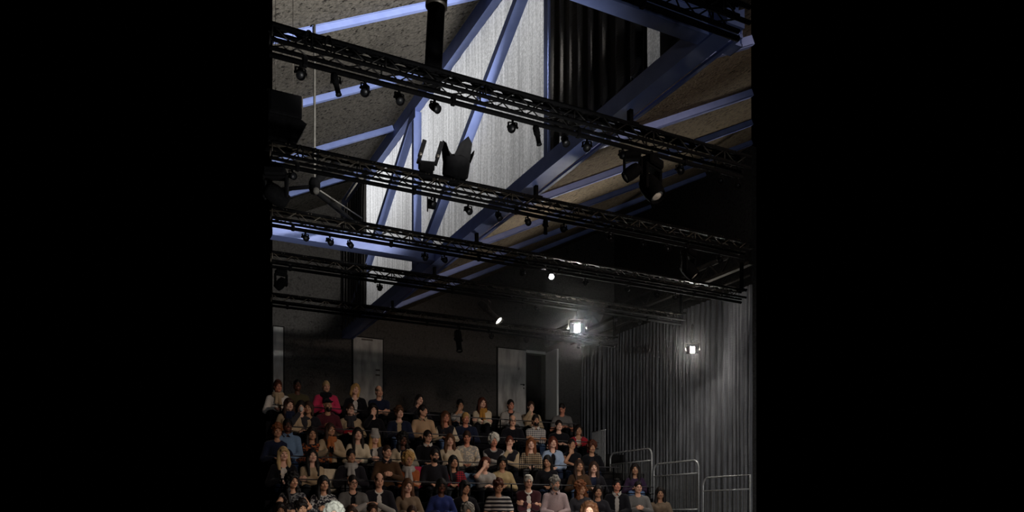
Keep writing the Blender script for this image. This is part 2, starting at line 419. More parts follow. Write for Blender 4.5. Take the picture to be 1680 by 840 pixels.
# ------------------------------------------------------------------ lighting trusses
TZ0, TZ1 = H + 4.015, H + 4.18
TR = {}
M_TRUSS_LIT = noise_mat('lit_truss_tube', '#2c2823', '#3a352e', scale=25, rough=.5, metal=.2)  # lighter truss tube: light falling on the lattice put into its colour
M_TRUSS = noise_mat('black_truss_tube', '#0e0d0d', '#161514', scale=25, rough=.6, metal=.2)
def truss(key, Y1, x0, x1, label, w=.165):
    t = thing('lighting_truss', label, 'truss', (x0, Y1, TZ0), group='lighting trusses across the hall')
    L = x1 - x0; h = TZ1 - TZ0; r = .019
    for (y, z) in ((r, r), (w - r, r), (r, h - r), (w - r, h - r)):
        obj('chord', MB().tube([(0, y, z), (L, y, z)], r, 8), M_BLACK, t)
    st = .165; n = int(L / st); side = [MB(), MB()]; topb = MB(); bot = MB()
    for i in range(n):
        a, b = i * st, (i + 1) * st; f = i % 2
        for q_, y in enumerate((r, w - r)):
            side[q_].tube([(a, y, r if f else h - r), (b, y, h - r if f else r)], .007, 5)
        bot.tube([(a, r if f else w - r, r), (b, w - r if f else r, r)], .007, 5)
        topb.beam((a, r if f else w - r, h - r), (b, w - r if f else r, h - r), .06, .012)
        if i % 6 == 0: side[0].tube([(a, r, r), (a, r, h - r)], .009, 5); side[1].tube([(a, w - r, r), (a, w - r, h - r)], .009, 5)
    br = M_TRUSS if key < 2 else M_TRUSS_LIT
    obj('side_bracing', side[0], br, t); obj('side_bracing', side[1], br, t); obj('top_bracing', topb, M_BLACK if key < 2 else M_TRUSS_LIT, t); obj('bottom_bracing', bot, M_TRUSS, t)
    rnd = random.Random(key)
    cab = MB()
    for c in range(3):
        pts = []
        for i in range(int(L / .4) + 1):
            pts.append((min(i * .4, L), .05 + .03 * c + rnd.uniform(-.01, .01), h + .006 + .004 * rnd.random()))
        cab.tube(pts, .011, 6)
    obj('cable_bundle', cab, M_MATT, t)
    obj('lighting_bar', MB().tube([(0, w - .012, -.038), (L, w - .012, -.038)], .024, 10), M_BLACK, t)
    for i in range(int(L / 1.4) + 1):
        x = .3 + 1.4 * i
        if x < L - .1: obj('bar_bracket', MB().box((x - .02, w - .04, -.066), (x + .02, w + .015, .02), bev=.004), M_BLACK, t)
    # slack cable loop
    if key in (1, 2):
        for xo in (.30, .47):
            lp = MB(); lp.tube([(xo + .03 * math.sin(a), -.01, h * .5 + .075 * math.cos(a)) for a in [k * 2 * PI / 16 for k in range(17)]], .008, 6, False)
            obj('cable_loop', lp, M_MATT, t)
    # hangers up to the roof steel
    TR[key] = (Y1, w, x0, x1)
truss(0, 4.74, 3.3, XR(4.74), 'nearest lighting truss, only its end showing in the top right corner')
truss(1, 6.71, XL(6.71), XR(6.71), 'long black lighting truss crossing the bright blind highest up')
truss(2, 8.81, XL(8.81), XR(8.81), 'black lighting truss that carries the upright barn-door lamp')
truss(3, 10.70, XL(10.70), 10.2, 'black lighting truss just above the blue tie beam at lower left')
truss(4, 12.48, XL(12.48), 10.25, 'black lighting truss carrying the dazzling lamps and the long spotlight')
truss(5, 14.81, XL(14.81), 10.2, 'rearmost lighting truss close to the back wall')

# ------------------------------------------------------------------ lamps
M_LENS = mat('dark_lens_glass', '#0c0d10', .5, 0, .4)
M_LENSG = mat('glint_lens_glass', '#c9c4ba', .25, 0, .6)  # lens painted pale: a glint put into the glass colour
M_LENSLIT = emit_mat('lit_lamp_lens', '#fff8ee', 30.0)
M_LENSHOT = emit_mat('dazzling_lamp_lens', '#fffaf2', 1250.0)
M_LENSBULB = emit_mat('lit_small_lens', '#ffffff', 20.0)

def look(d):
    """rotation whose -Z axis points along d"""
    return Vector(d).normalized().to_track_quat('-Z', 'Y').to_euler()

def clamp_mb():
    m = MB()
    m.tube([(.0, .028 * math.cos(a), .028 * math.sin(a)) for a in [PI * .1 + k * PI * 1.3 / 8 for k in range(9)]], .009, 6)
    m.box((-.018, -.012, -.075), (.018, .012, -.026), bev=.003)
    return m
ME = {}
def proto(kind):
    if kind in ME: return ME[kind]
    d = {}
    d['hook_clamp'] = (clamp_mb().mesh('hook_clamp'), M_BLACK)
    def yoke(w, drop):
        m = MB(); m.beam((-w, 0, -.075), (w, 0, -.075), .028, .006)
        m.beam((-w, 0, -.075), (-w, 0, -drop), .028, .006, (0, 1, 0)); m.beam((w, 0, -.075), (w, 0, -drop), .028, .006, (0, 1, 0))
        m.lathe([(0, 0), (.018, 0), (.018, .02), (0, .02)], 10, Matrix.Translation((w, 0, -drop + .01)) @ Matrix.Rotation(PI / 2, 4, 'Y'))
        m.lathe([(0, 0), (.018, 0), (.018, .02), (0, .02)], 10, Matrix.Translation((-w, 0, -drop + .01)) @ Matrix.Rotation(-PI / 2, 4, 'Y'))
        return m.mesh('yoke')
    if kind == 'par':
        d['yoke'] = (yoke(.068, .16), M_BLACK); d['pivot'] = (0, 0, -.15)
        d['housing'] = (MB().lathe([(0, .10), (.035, .10), (.045, .08), (.055, .03), (.058, -.07), (.064, -.075), (.064, -.085), (.05, -.085), (.048, -.06), (0, -.05)], 20).mesh('housing'), M_BLACK)
        d['lens'] = (MB().lathe([(0, -.068), (.049, -.066), (.049, -.06), (0, -.058)], 18).mesh('lens'), M_LENS)
    elif kind == 'profile':
        d['yoke'] = (yoke(.06, .17), M_BLACK); d['pivot'] = (0, 0, -.16)
        d['housing'] = (MB().lathe([(0, .13), (.045, .13), (.052, .11), (.052, .0), (.045, -.005), (.045, -.02), (.038, -.025), (.038, -.17), (.044, -.175), (.044, -.19), (.036, -.19), (.034, -.17), (0, -.165)], 18).box((-.06, -.006, -.02), (.06, .006, 0)).mesh('housing'), M_BLACK)
        d['lens'] = (MB().lathe([(0, -.18), (.034, -.174), (.034, -.168), (0, -.166)], 16).mesh('lens'), M_LENS)
    elif kind == 'longspot':
        d['yoke'] = (yoke(.10, .30), M_ALU); d['pivot'] = (0, 0, -.29)
        d['housing'] = (MB().lathe([(0, .30), (.06, .30), (.078, .27), (.08, .08), (.06, .04), (.055, -.22), (.085, -.24), (.09, -.30), (.082, -.30), (.076, -.25), (0, -.24)], 20).box((-.09, -.01, .05), (.09, .01, .08)).mesh('housing'), M_ALU)
        d['lens'] = (MB().lathe([(0, -.275), (.076, -.272), (.076, -.262), (0, -.255)], 20).mesh('lens'), M_LENSLIT)
    elif kind == 'moving':
        d['base_box'] = (MB().box((-.14, -.10, -.17), (.14, .10, -.06), bev=.02).mesh('base_box'), M_BLACK)
        m = MB()
        m.box((-.165, -.06, -.46), (-.125, .06, -.15), bev=.015); m.box((.125, -.06, -.46), (.165, .06, -.15), bev=.015); m.box((-.165, -.06, -.20), (.165, .06, -.165), bev=.01)
        d['yoke'] = (m.mesh('yoke'), M_BLACK); d['pivot'] = (0, 0, -.40)
        d['housing'] = (MB().lathe([(0, .15), (.06, .15), (.10, .12), (.118, .04), (.12, -.06), (.105, -.14), (.10, -.17), (.09, -.17), (.085, -.13), (0, -.12)], 22).mesh('housing'), M_BLACK)
        d['lens'] = (MB().lathe([(0, -.155), (.05, -.15), (.086, -.14), (.086, -.13), (0, -.12)], 22).mesh('lens'), M_LENSG)
    elif kind == 'flood':      # square floodlight with barn doors, dazzling
        d['yoke'] = (yoke(.115, .20), M_ALU); d['pivot'] = (0, 0, -.19)
        d['housing'] = (MB().box((-.105, -.07, -.05), (.105, .07, .09), bev=.02).mesh('housing'), M_BLACK)
        d['lens'] = (MB().box((-.095, -.052, -.06), (.095, .052, -.05), bev=.004).mesh('lens'), M_LENSHOT)
        m = MB(); m.beam((-.09, 0, -.05), (-.15, 0, -.13), .004, .13, (1, 0, 0))
        d['barn_door'] = ([((-.105, 0, -.05), (0, -.75, 0)), ((.105, 0, -.05), (0, .75, 0))],
                          MB().box((-.003, -.065, -.10), (.003, .065, 0)).mesh('barn_door'), M_BLACK)
    elif kind == 'mini':
        d['yoke'] = (yoke(.05, .09), M_BLACK); d['pivot'] = (0, 0, -.085)
        d['housing'] = (MB().lathe([(0, .05), (.035, .05), (.046, .02), (.048, -.03), (.04, -.03), (0, -.02)], 18).mesh('housing'), M_BLACK)
        d['lens'] = (MB().lathe([(0, -.04), (.02, -.038), (.042, -.032), (.042, -.026), (0, -.02)], 18).mesh('lens'), M_LENSBULB)
    ME[kind] = d
    return d

def lamp(kind, loc, aim, label, group=None, yaw=0.0, scale=1.0):
    d = proto(kind)
    nm = {'par': 'par_can', 'profile': 'profile_spotlight', 'longspot': 'profile_spotlight', 'moving': 'moving_head_light', 'flood': 'floodlight', 'mini': 'small_spotlight'}[kind]
    t = thing(nm, label, 'stage light', loc, (0, 0, yaw), group); t.scale = (scale,) * 3
    aim = Matrix.Rotation(-yaw, 3, 'Z') @ Vector(aim)
    link('hook_clamp', *d['hook_clamp'], t)
    link('yoke', *d['yoke'], t)
    if 'base_box' in d: link('base_box', *d['base_box'], t)
    h = link('housing', *d['housing'], t); h.location = d['pivot']; h.rotation_euler = look(aim)
    link('lens', *d['lens'], h)
    if 'barn_door' in d:
        for p, r_ in d['barn_door'][0]:
            b = link('barn_door', d['barn_door'][1], d['barn_door'][2], h); b.location = p; b.rotation_euler = r_
    return t

def barpos(k, px):
    Y1, w, x0, x1 = TR[k]; Y = Y1 + w - .012
    dx, dy, b = ray(px, 300); return Vector((dx * Y / dy, Y, TZ0 - .038))
NUM = ['first', 'second', 'third', 'fourth', 'fifth', 'sixth', 'seventh', 'eighth', 'ninth', 'tenth', 'eleventh', 'twelfth']
TN = {0: 'nearest truss', 1: 'high truss crossing the blind', 2: 'truss with upright barn-door lamp', 3: 'truss above blue tie beam', 4: 'truss with dazzling lamps', 5: 'rearmost truss'}
stage = Vector((2.5, 1.5, 1.0))
rl = random.Random(3)
def row(k, items):
    n = {}
    for kind, px in items:
        key = 'par can' if kind == 'par' else 'profile spotlight'
        n[key] = n.get(key, 0) + 1
        p = barpos(k, px)
        a = (stage - p).normalized() + Vector((rl.uniform(-.5, .5), rl.uniform(-.3, .3), rl.uniform(-.35, .15)))
        if kind == 'profile': a = Vector((rl.uniform(-.1, .25), -.15, -1))
        lamp(kind, p, a, 'small black %s, %s from left under the %s' % (key, NUM[n[key] - 1], TN[k]), 'lamps under the ' + TN[k], yaw=rl.uniform(-.6, .6), scale=.64 if kind == 'par' else .62)
row(1, [('par', 493), ('profile', 551), ('par', 599), ('par', 655), ('par', 713), ('par', 841), ('profile', 881), ('par', 927), ('par', 963), ('par', 1022), ('par', 1115), ('par', 1182), ('par', 1210)])
row(2, [('par', 479), ('par', 708), ('par', 768), ('par', 818), ('par', 866), ('profile', 895), ('par', 925), ('par', 1000), ('par', 1055), ('par', 1095), ('par', 1180)])
row(3, [('par', 501), ('par', 541), ('par', 574), ('par', 697), ('par', 729), ('par', 858), ('par', 960), ('par', 1030), ('par', 1078), ('par', 1108)])
row(4, [('par', 623), ('par', 880), ('par', 1010), ('par', 1050)])
row(5, [('par', 806), ('par', 863), ('par', 950)])
lamp('moving', barpos(1, 1068) + Vector((0, 0, .0)), (.25, -.5, -.85), 'large black moving head light with a pale lens, hanging before the brown roof slope', yaw=.35, scale=.92)
lamp('moving', barpos(1, 1038), (-.6, .3, -.5), 'black moving head turned away, left of the one with a pale lens', yaw=-.5, scale=.62)
lamp('moving', barpos(2, 1130), (.45, -.45, -.75), 'black moving head in the dark right of centre with one glinting edge', yaw=.4, scale=.85)
lamp('moving', barpos(2, 452), (.9, .2, -.45), 'black moving head cut by the left edge, under the second truss', yaw=-.4, scale=.85)
lamp('moving', barpos(4, 461), (-.6, .6, -.7), 'small dark moving head low at the left edge in front of the back wall', yaw=.1, scale=.62)
lamp('mini', barpos(3, 905) + Vector((0, 0, .0)), (-.62, -.77, -.35), 'small round lamp shining white in the dark centre of the roof', scale=1.0)
lamp('longspot', barpos(4, 803), (.55, -.62, -.80), 'long grey profile spotlight with a lit front rim, left of the dazzling lamps', yaw=.9, scale=.9)
pl = lamp('profile', barpos(5, 752), (-.05, -.35, -1), 'dark spotlight with a small pale lens hanging left of the rear door', yaw=.5, scale=1.5)
for o in pl.children:
    for l_ in o.children: l_.material_slots[0].link = 'OBJECT'; l_.material_slots[0].material = M_LENSG
a1 = barpos(4, 947); a2 = barpos(4, 1136)
lamp('flood', a1 + Vector((0, 0, -.09)), Vector((0, 0, CAM_H - .8)) - a1, 'dazzling white floodlight hanging in front of the dark roof, left of the other', yaw=-.5, scale=1.35)
lamp('flood', a2 + Vector((0, 0, -.27)), Vector((0, 0, CAM_H - .8)) - a2, 'dazzling white floodlight hanging in front of the grey pleated curtain', yaw=-.6, scale=1.15)
for p, dz, lab in ((a1, .09, 'pale bent drop arm holding the left dazzling floodlight'), (a2, .27, 'dark drop arm holding the dazzling floodlight before the curtain')):
    t = thing('drop_arm', lab, 'bracket', p)
    obj('arm', MB().box((-.012, -.02, -dz - .02), (.012, .02, .02), bev=.003), M_ALU, t)
    obj('clamp', clamp_mb(), M_BLACK, t)

# upright fittings on the second truss
def ontop(k, px):
    Y1, w, x0, x1 = TR[k]; Y = Y1 + w * .5; dx, dy, b = ray(px, 300); return Vector((dx * Y / dy, Y, TZ1))
p = ontop(2, 746)
t = thing('barn_door_lamp', 'upturned black lamp with four open barn doors standing on the second truss', 'stage light', p, (.0, .10, -.46)); t.scale = (1.3, 1.3, 1.2)
obj('base_clamp', MB().box((-.05, -.05, -.04), (.05, .05, .06), bev=.008), M_BLACK, t)
hb = obj('housing', MB().lathe([(0, .03), (.10, .03), (.125, .06), (.13, .20), (.12, .22), (.11, .20), (0, .19)], 20), M_BLACK, t)
for k, (a, w_, tip) in enumerate(((.55, .078, .20), (.55 + PI / 2, .085, .19), (.55 + PI, .078, .17), (.55 + 3 * PI / 2, .085, .21))):
    M = Matrix.Rotation(a, 4, 'Z') @ Matrix.Translation((.105, 0, .20)) @ Matrix.Rotation(.36, 4, 'Y')
    b = MB().prism([M @ Vector(v) for v in ((0, -w_, 0), (0, w_, 0), (0, w_ * .75, tip * .75), (0, w_ * .1, tip), (0, -w_ * .6, tip * .6))], M.to_3x3() @ Vector((.006, 0, 0)))
    obj('barn_door', b, M_BLACK, hb)
p = ontop(2, 699)
t = thing('lamp_bracket', 'empty black two-pronged lamp bracket standing up on the second truss', 'bracket', p, (0, .05, -.35))
obj('base_box', MB().box((-.085, -.07, -.05), (.085, .07, .12), bev=.01).box((-.10, -.06, .08), (.10, .06, .15), bev=.01), M_BLACK, t)
for s in (-1, 1):
    M = Matrix.Translation((s * .105, 0, .13)) @ Matrix.Rotation(.24, 4, 'Y') 
    obj('prong', MB().box((-.02, -.02, 0), (.02, .02, .09), M, bev=.005).box((-.028, -.02, .08), (.022, .02, .30), M, bev=.006), M_BLACK, t)
    obj('wing_nut', MB().lathe([(0, -.03), (.02, -.03), (.02, .03), (0, .03)], 10, M @ Matrix.Translation((0, 0, .11)) @ Matrix.Rotation(PI / 2, 4, 'X')), M_ALU, t)
p = barpos(2, 713)
t = thing('flag_holder', 'small open holder with a flag hanging under the second truss before the blind', 'bracket', p)
obj('arm', MB().box((-.012, -.02, -.16), (.012, .02, .02), bev=.003), M_BLACK, t)
obj('flag', MB().box((-.10, -.004, -.21), (-.085, .004, -.03)).box((-.085, -.004, -.17), (.0, .004, -.12)), M_BLACK, t)

# black tube from the roof down to the front truss
p = atY(709, 112, 7.35); q = atY(717, -8, 7.35)
ax = (q - p)
t = thing('suspension_tube', 'fat black tube with a grey collar coming down to the front truss, top centre', 'tube', p)
e = ax * 1.05
obj('tube', MB().tube([(0, 0, -.2), e], .088, 24), M_BLACK, t)
f = ax * .86
obj('sleeve', MB().tube([f, f + ax.normalized() * 1.35], .108, 24), M_BLACK, t)
obj('collar', MB().tube([f - ax.normalized() * .02, f + ax.normalized() * .012], .111, 24), M_ALU, t)

# hanging black loudspeaker pair at the left
p = atY(468, 152, 9.25)
t = thing('loudspeaker', 'black hanging loudspeaker cluster at the left edge above the second truss', 'loudspeaker', p)
W = .19
obj('cabinet', MB().box((-W, -.02, -.27), (W, .30, 0), bev=.012), M_BLACK, t)
obj('cabinet', MB().prism([(-W, 0, -.60), (W - .08, 0, -.60), (W + .06, 0, -.31), (W, 0, -.275), (-W, 0, -.275)], (0, .28, 0)), M_BLACK, t)
obj('grille', MB().box((-W + .02, -.032, -.25), (W - .02, -.02, -.02), bev=.006), M_MATT, t)
obj('rigging_frame', MB().box((-W - .01, .04, -.01), (W + .012, .07, .025)).box((W - .02, .03, -.12), (W + .02, .08, .025), bev=.004), M_ALU, t)
for s in (-1, 1): obj('suspension_wire', MB().tube([(s * .1, .06, .02), (s * .1, .06, roofL(p.x + s * .1) - p.z - .02)], .004, 6), M_ALU, t)
# hangers of the trusses
for k, (Y1, w, x0, x1) in TR.items():
    tr_ = [o for o in C.objects if o.name.startswith('lighting_truss') and abs(o.location.y - Y1) < 1e-4][0]
    for xh, zt in ((4.83, H + 4.345), (10.35 if k > 2 else 99, H + 4.68)):
        if x0 < xh < x1 + .2:
            xx = min(xh, x1 - .05)
            obj('hanger', MB().box((xx - x0 - .02, .05, .16), (xx - x0 + .02, .11, zt - TZ0)).box((xx - x0 - .06, 0, .15), (xx - x0 + .06, .165, .175)), M_BLACK, tr_)

# ------------------------------------------------------------------ implicit-surface modelling of the figures
f32 = np.float32
def smin(a, b, k):
    h = np.maximum(k - np.abs(a - b), 0) / k
    return np.minimum(a, b) - h * h * k * .25
class Field:
    def __init__(s, xs, ys, zs):
        s.c = [np.asarray(v, f32) for v in (xs, ys, zs)]
        s.F = np.full([len(v) for v in s.c], .25, f32)
    def win(s, lo, hi):
        sl = []
        for v, a, b in zip(s.c, lo, hi):
            i, j = int(np.searchsorted(v, a)), int(np.searchsorted(v, b))
            sl.append(slice(i, max(j, i)))
        sl = tuple(sl)
        return sl, s.c[0][sl[0]][:, None, None], s.c[1][sl[1]][None, :, None], s.c[2][sl[2]][None, None, :]
    def put(s, sl, d, k, mode):
        if d.size == 0: return
        G = s.F[sl]
        d = np.broadcast_to(d, G.shape)
        if mode == '+': s.F[sl] = smin(G, d, k)
        else: s.F[sl] = -smin(-G, d, k)
    def cap(s, p, q, r0, r1=None, k=.03, mode='+'):
        r1 = r0 if r1 is None else r1; m = max(r0, r1) + k + .03
        p = [float(v) for v in p]; q = [float(v) for v in q]
        sl, X, Y, Z = s.win([min(a, b) - m for a, b in zip(p, q)], [max(a, b) + m for a, b in zip(p, q)])
        bx, by, bz = q[0] - p[0], q[1] - p[1], q[2] - p[2]; bb = bx * bx + by * by + bz * bz + 1e-12
        h = np.clip(((X - p[0]) * bx + (Y - p[1]) * by + (Z - p[2]) * bz) / bb, 0, 1)
        d = np.sqrt((X - p[0] - h * bx) ** 2 + (Y - p[1] - h * by) ** 2 + (Z - p[2] - h * bz) ** 2) - (r0 + (r1 - r0) * h)
        s.put(sl, d, k, mode)
    def ell(s, c, r, k=.03, R=None, mode='+'):
        m = max(r) + k + .03; c = [float(v) for v in c]
        sl, X, Y, Z = s.win([a - m for a in c], [a + m for a in c])
        X, Y, Z = X - c[0], Y - c[1], Z - c[2]
        if R is not None:
            X, Y, Z = (R[0][0] * X + R[1][0] * Y + R[2][0] * Z, R[0][1] * X + R[1][1] * Y + R[2][1] * Z, R[0][2] * X + R[1][2] * Y + R[2][2] * Z)
        k0 = np.sqrt((X / r[0]) ** 2 + (Y / r[1]) ** 2 + (Z / r[2]) ** 2)
        k1 = np.sqrt((X / r[0] ** 2) ** 2 + (Y / r[1] ** 2) ** 2 + (Z / r[2] ** 2) ** 2)
        s.put(sl, k0 * (k0 - 1) / (k1 + 1e-9), k, mode)
    def half(s, n, off, k=.01):      # keep n.p < off
        sl, X, Y, Z = s.win([-9] * 3, [9] * 3)
        d = n[0] * X + n[1] * Y + n[2] * Z - off
        s.put(sl, -np.broadcast_to(d, s.F.shape), k, '-')
    def mesh(s, name):
        F = s.F
        for ax in range(3):
            for e in (0, -1):
                ix = [slice(None)] * 3; ix[ax] = e; F[tuple(ix)] = np.maximum(F[tuple(ix)], .004)
        ins = F < 0; nx, ny, nz = F.shape
        cnt = np.zeros((nx - 1, ny - 1, nz - 1), np.int8); i8 = ins.astype(np.int8)
        for a in (0, 1):
            for b in (0, 1):
                for c in (0, 1):
                    cnt += i8[a:nx - 1 + a, b:ny - 1 + b, c:nz - 1 + c]
        act = (cnt > 0) & (cnt < 8); I, J, K = np.nonzero(act); n = len(I)
        idx = np.full(act.shape, -1, np.int32); idx[I, J, K] = np.arange(n)
        P = np.zeros((n, 3)); W = np.zeros(n)
        cx, cy, cz = s.c
        for ax in range(3):
            o = [x for x in range(3) if x != ax]
            for a in (0, 1):
                for b in (0, 1):
                    d0 = [0, 0, 0]; d0[o[0]] = a; d0[o[1]] = b; d1 = list(d0); d1[ax] = 1
                    i0 = (I + d0[0], J + d0[1], K + d0[2]); i1 = (I + d1[0], J + d1[1], K + d1[2])
                    f0 = F[i0]; f1 = F[i1]; m = (f0 < 0) != (f1 < 0)
                    t = np.where(m, f0 / np.where(m, f0 - f1, 1), 0)
                    p0 = np.stack([cx[i0[0]], cy[i0[1]], cz[i0[2]]], 1); p1 = np.stack([cx[i1[0]], cy[i1[1]], cz[i1[2]]], 1)
                    P += np.where(m[:, None], p0 + (p1 - p0) * t[:, None], 0); W += m
        P /= W[:, None]
        Q = []
        for ax in range(3):
            sl0 = [slice(1, -1)] * 3; sl1 = [slice(1, -1)] * 3; sl0[ax] = slice(0, -1); sl1[ax] = slice(1, None)
            a, b = ins[tuple(sl0)], ins[tuple(sl1)]
            for flag in (True, False):
                m = (a == flag) & (b == (not flag)); e = list(np.nonzero(m))
                for q_ in range(3):
                    if q_ != ax: e[q_] = e[q_] + 1
                u, v = [(1, 2), (2, 0), (0, 1)][ax]
                def at(du, dv):
                    w = [e[0].copy(), e[1].copy(), e[2].copy()]; w[u] -= du; w[v] -= dv; return idx[w[0], w[1], w[2]]
                q4 = np.stack([at(1, 1), at(0, 1), at(0, 0), at(1, 0)], 1)
                Q.append(q4 if flag else q4[:, ::-1])
        Q = np.concatenate(Q); Q = Q[(Q >= 0).all(1)]
        return np_mesh(name, P, Q)

def np_mesh(name, P, Q):
    me = bpy.data.meshes.new(name); nf = len(Q)
    me.vertices.add(len(P)); me.vertices.foreach_set('co', P.astype(f32).ravel())
    me.loops.add(nf * 4); me.loops.foreach_set('vertex_index', Q.astype(np.int32).ravel())
    me.polygons.add(nf); me.polygons.foreach_set('loop_start', np.arange(0, nf * 4, 4, dtype=np.int32))
    me.polygons.foreach_set('loop_total', np.full(nf, 4, np.int32)); me.polygons.foreach_set('use_smooth', np.ones(nf, bool))
    me.update(calc_edges=True)
    return me

def axis(lo, hi, step, fine, bands):
    v = [lo]
    while v[-1] < hi:
        x = v[-1]; st = fine if any(a - step < x < b for a, b in bands) else step
        v.append(x + st)
    return v

# ------------------------------------------------------------------ head (local frame: looks along -Y, z up, origin mid-head)
HS = .93
def head_sdf(F, c, R):
    R = np.asarray(R)
    def w(p): return np.asarray(c) + R @ (np.asarray(p) * HS)
    def e(p, r, k=.02, mode='+'): F.ell(w(p), [x * HS for x in r], k, R, mode)
    e((0, .018, .028), (.077, .098, .105))
    e((0, -.028, -.04), (.062, .070, .085), .03)
    e((0, -.066, -.098), (.026, .026, .026), .03)
    for s in (-1, 1):
        e((s * .052, -.02, -.065), (.02, .035, .035), .03)
        e((s * .040, -.072, -.028), (.026, .02, .022), .02)
    F.cap(w((-.036, -.086, .022)), w((.036, -.086, .022)), .012 * HS, k=.018)
    for s in (-1, 1): e((s * .032, -.104, .002), (.017, .016, .012), .012, '-')
    for s in (-1, 1): e((s * .031, -.082, .001), (.0135, .0135, .0135), .004)
    F.cap(w((0, -.094, .008)), w((0, -.114, -.030)), .009 * HS, .014 * HS, k=.014)
    for s in (-1, 1): e((s * .012, -.100, -.036), (.011, .012, .009), .010)
    F.cap(w((-.018, -.092, -.060)), w((.018, -.092, -.060)), .008 * HS, k=.008)
    F.cap(w((-.016, -.090, -.071)), w((.016, -.090, -.071)), .008 * HS, k=.006)
    for s in (-1, 1):
        e((s * .080, .016, -.008), (.010, .022, .032), .010)

HAIR = {}
def hair_mesh(style):
    if style in HAIR: return HAIR[style]
    zlo = -.45 if style in ('long', 'longback', 'longcurly', 'longfringe') else -.24
    st = .0085
    F = Field(np.arange(-.20, .2001, st), np.arange(-.22, .2301, st), np.arange(zlo, .26, st))
    t = {'crop': .006, 'bald': .007, 'short': .014, 'side': .018, 'mop': .024, 'bob': .022, 'bobfringe': .024, 'long': .02, 'longfringe': .022, 'longback': .018, 'longcurly': .03,
         'curly': .036, 'bun': .014, 'pony': .013, 'afro': .05, 'curlytop': .02, 'none': .0}[style] * 1.0
    if style != 'none':
        F.ell((0, .020 * HS, .028 * HS), ((.077 * HS + t), (.098 * HS + t), (.105 * HS + t)), .01)
    if style in ('short', 'side', 'mop', 'crop', 'curly', 'curlytop', 'bald', 'bun', 'pony'):
        F.ell((0, .045, -.045), (.066 + t * .7, .058 + t, .06), .03)
    if style == 'side': F.ell((-.02, -.05, .115), (.06, .05, .03), .03)
    if style in ('mop', 'bobfringe', 'longfringe'): F.ell((0, -.082, .062), (.068, .026, .038), .02)
    if style in ('bob', 'bobfringe'):
        for s in (-1, 1): F.cap((s * .078, .0, .03), (s * .082, -.01, -.13), .032, .03, .03)
        F.cap((0, .085, 0), (0, .08, -.14), .06, .055, .04)
    if style in ('long', 'longcurly', 'longfringe'):
        for s in (-1, 1):
            F.cap((s * .078, .005, .03), (s * .088, -.02, -.16), .032, .036, .03); F.cap((s * .088, -.02, -.16), (s * .082, -.085, -.36), .036, .022, .03)
        F.cap((0, .09, 0), (0, .09, -.22), .062, .06, .04)
        for s in (-1, 1): F.cap((s * .05, .09, -.1), (s * .07, .07, -.26), .05, .045, .04)
    if style == 'longback':
        for s in (-1, 1): F.cap((s * .075, .02, .02), (s * .08, .03, -.17), .03, .035, .03)
        F.cap((0, .09, 0), (0, .10, -.34), .062, .05, .04)
    if style == 'bun': F.ell((0, .10, .11), (.045, .045, .042), .012)
    if style == 'pony':
        F.cap((0, .12, .05), (0, .16, -.02), .028, .03, .02); F.cap((0, .16, -.02), (0, .14, -.20), .03, .016, .02)
    if style in ('curly', 'curlytop', 'longcurly', 'afro', 'mop'):
        rnd = random.Random(len(style))
        for i in range(110 if style != 'mop' else 40):
            a = rnd.uniform(0, 2 * PI); z = rnd.uniform(-.35, 1); q = math.sqrt(max(0, 1 - z * z))
            p = ((.077 + t) * q * math.cos(a), .02 + (.095 + t) * q * math.sin(a), .028 + (.10 + t) * z)
            if p[1] < -.03 and p[2] < (.09 if style == 'curlytop' else .065): continue
            F.ell(p, (rnd.uniform(.016, .028),) * 3, .008)
        if style == 'longcurly':
            for i in range(60):
                s = rnd.choice((-1, 1)); z = rnd.uniform(-.36, -.02); F.ell((s * (.09 + rnd.uniform(-.02, .03)), -.02 + rnd.uniform(-.05, .04), z), (rnd.uniform(.016, .028),) * 3, .01)
    if style != 'none':
        fr = style in ('mop', 'bobfringe', 'longfringe')
        if style == 'curlytop': F.ell((0, -.115 * HS, -.01), (.068, .075, .108), .012, None, '-')
        F.ell((0, -.115 * HS, -.045), (.060 if not fr else .062, .075 if not fr else .085, .112 if not fr else .098), .012, None, '-')
        if style in ('short', 'side', 'crop', 'mop', 'curly', 'curlytop', 'bun', 'pony', 'bald'):
            for s in (-1, 1): F.ell((s * .085, -.005, -.035), (.03, .034, .045), .012, None, '-')
            F.half((0, -.35, -1), .075)
        if style == 'bald': F.ell((0, -.035, .13), (.10, .12, .085), .01, None, '-')
    for s in (-1, 1):
        F.cap((s * .014, -.099 * HS, .024), (s * .030, -.097 * HS, .030), .0055, k=.004); F.cap((s * .030, -.097 * HS, .030), (s * .047, -.083 * HS, .024), .0055, .004, k=.004)
    HAIR[style] = F.mesh('hair'); return HAIR[style]

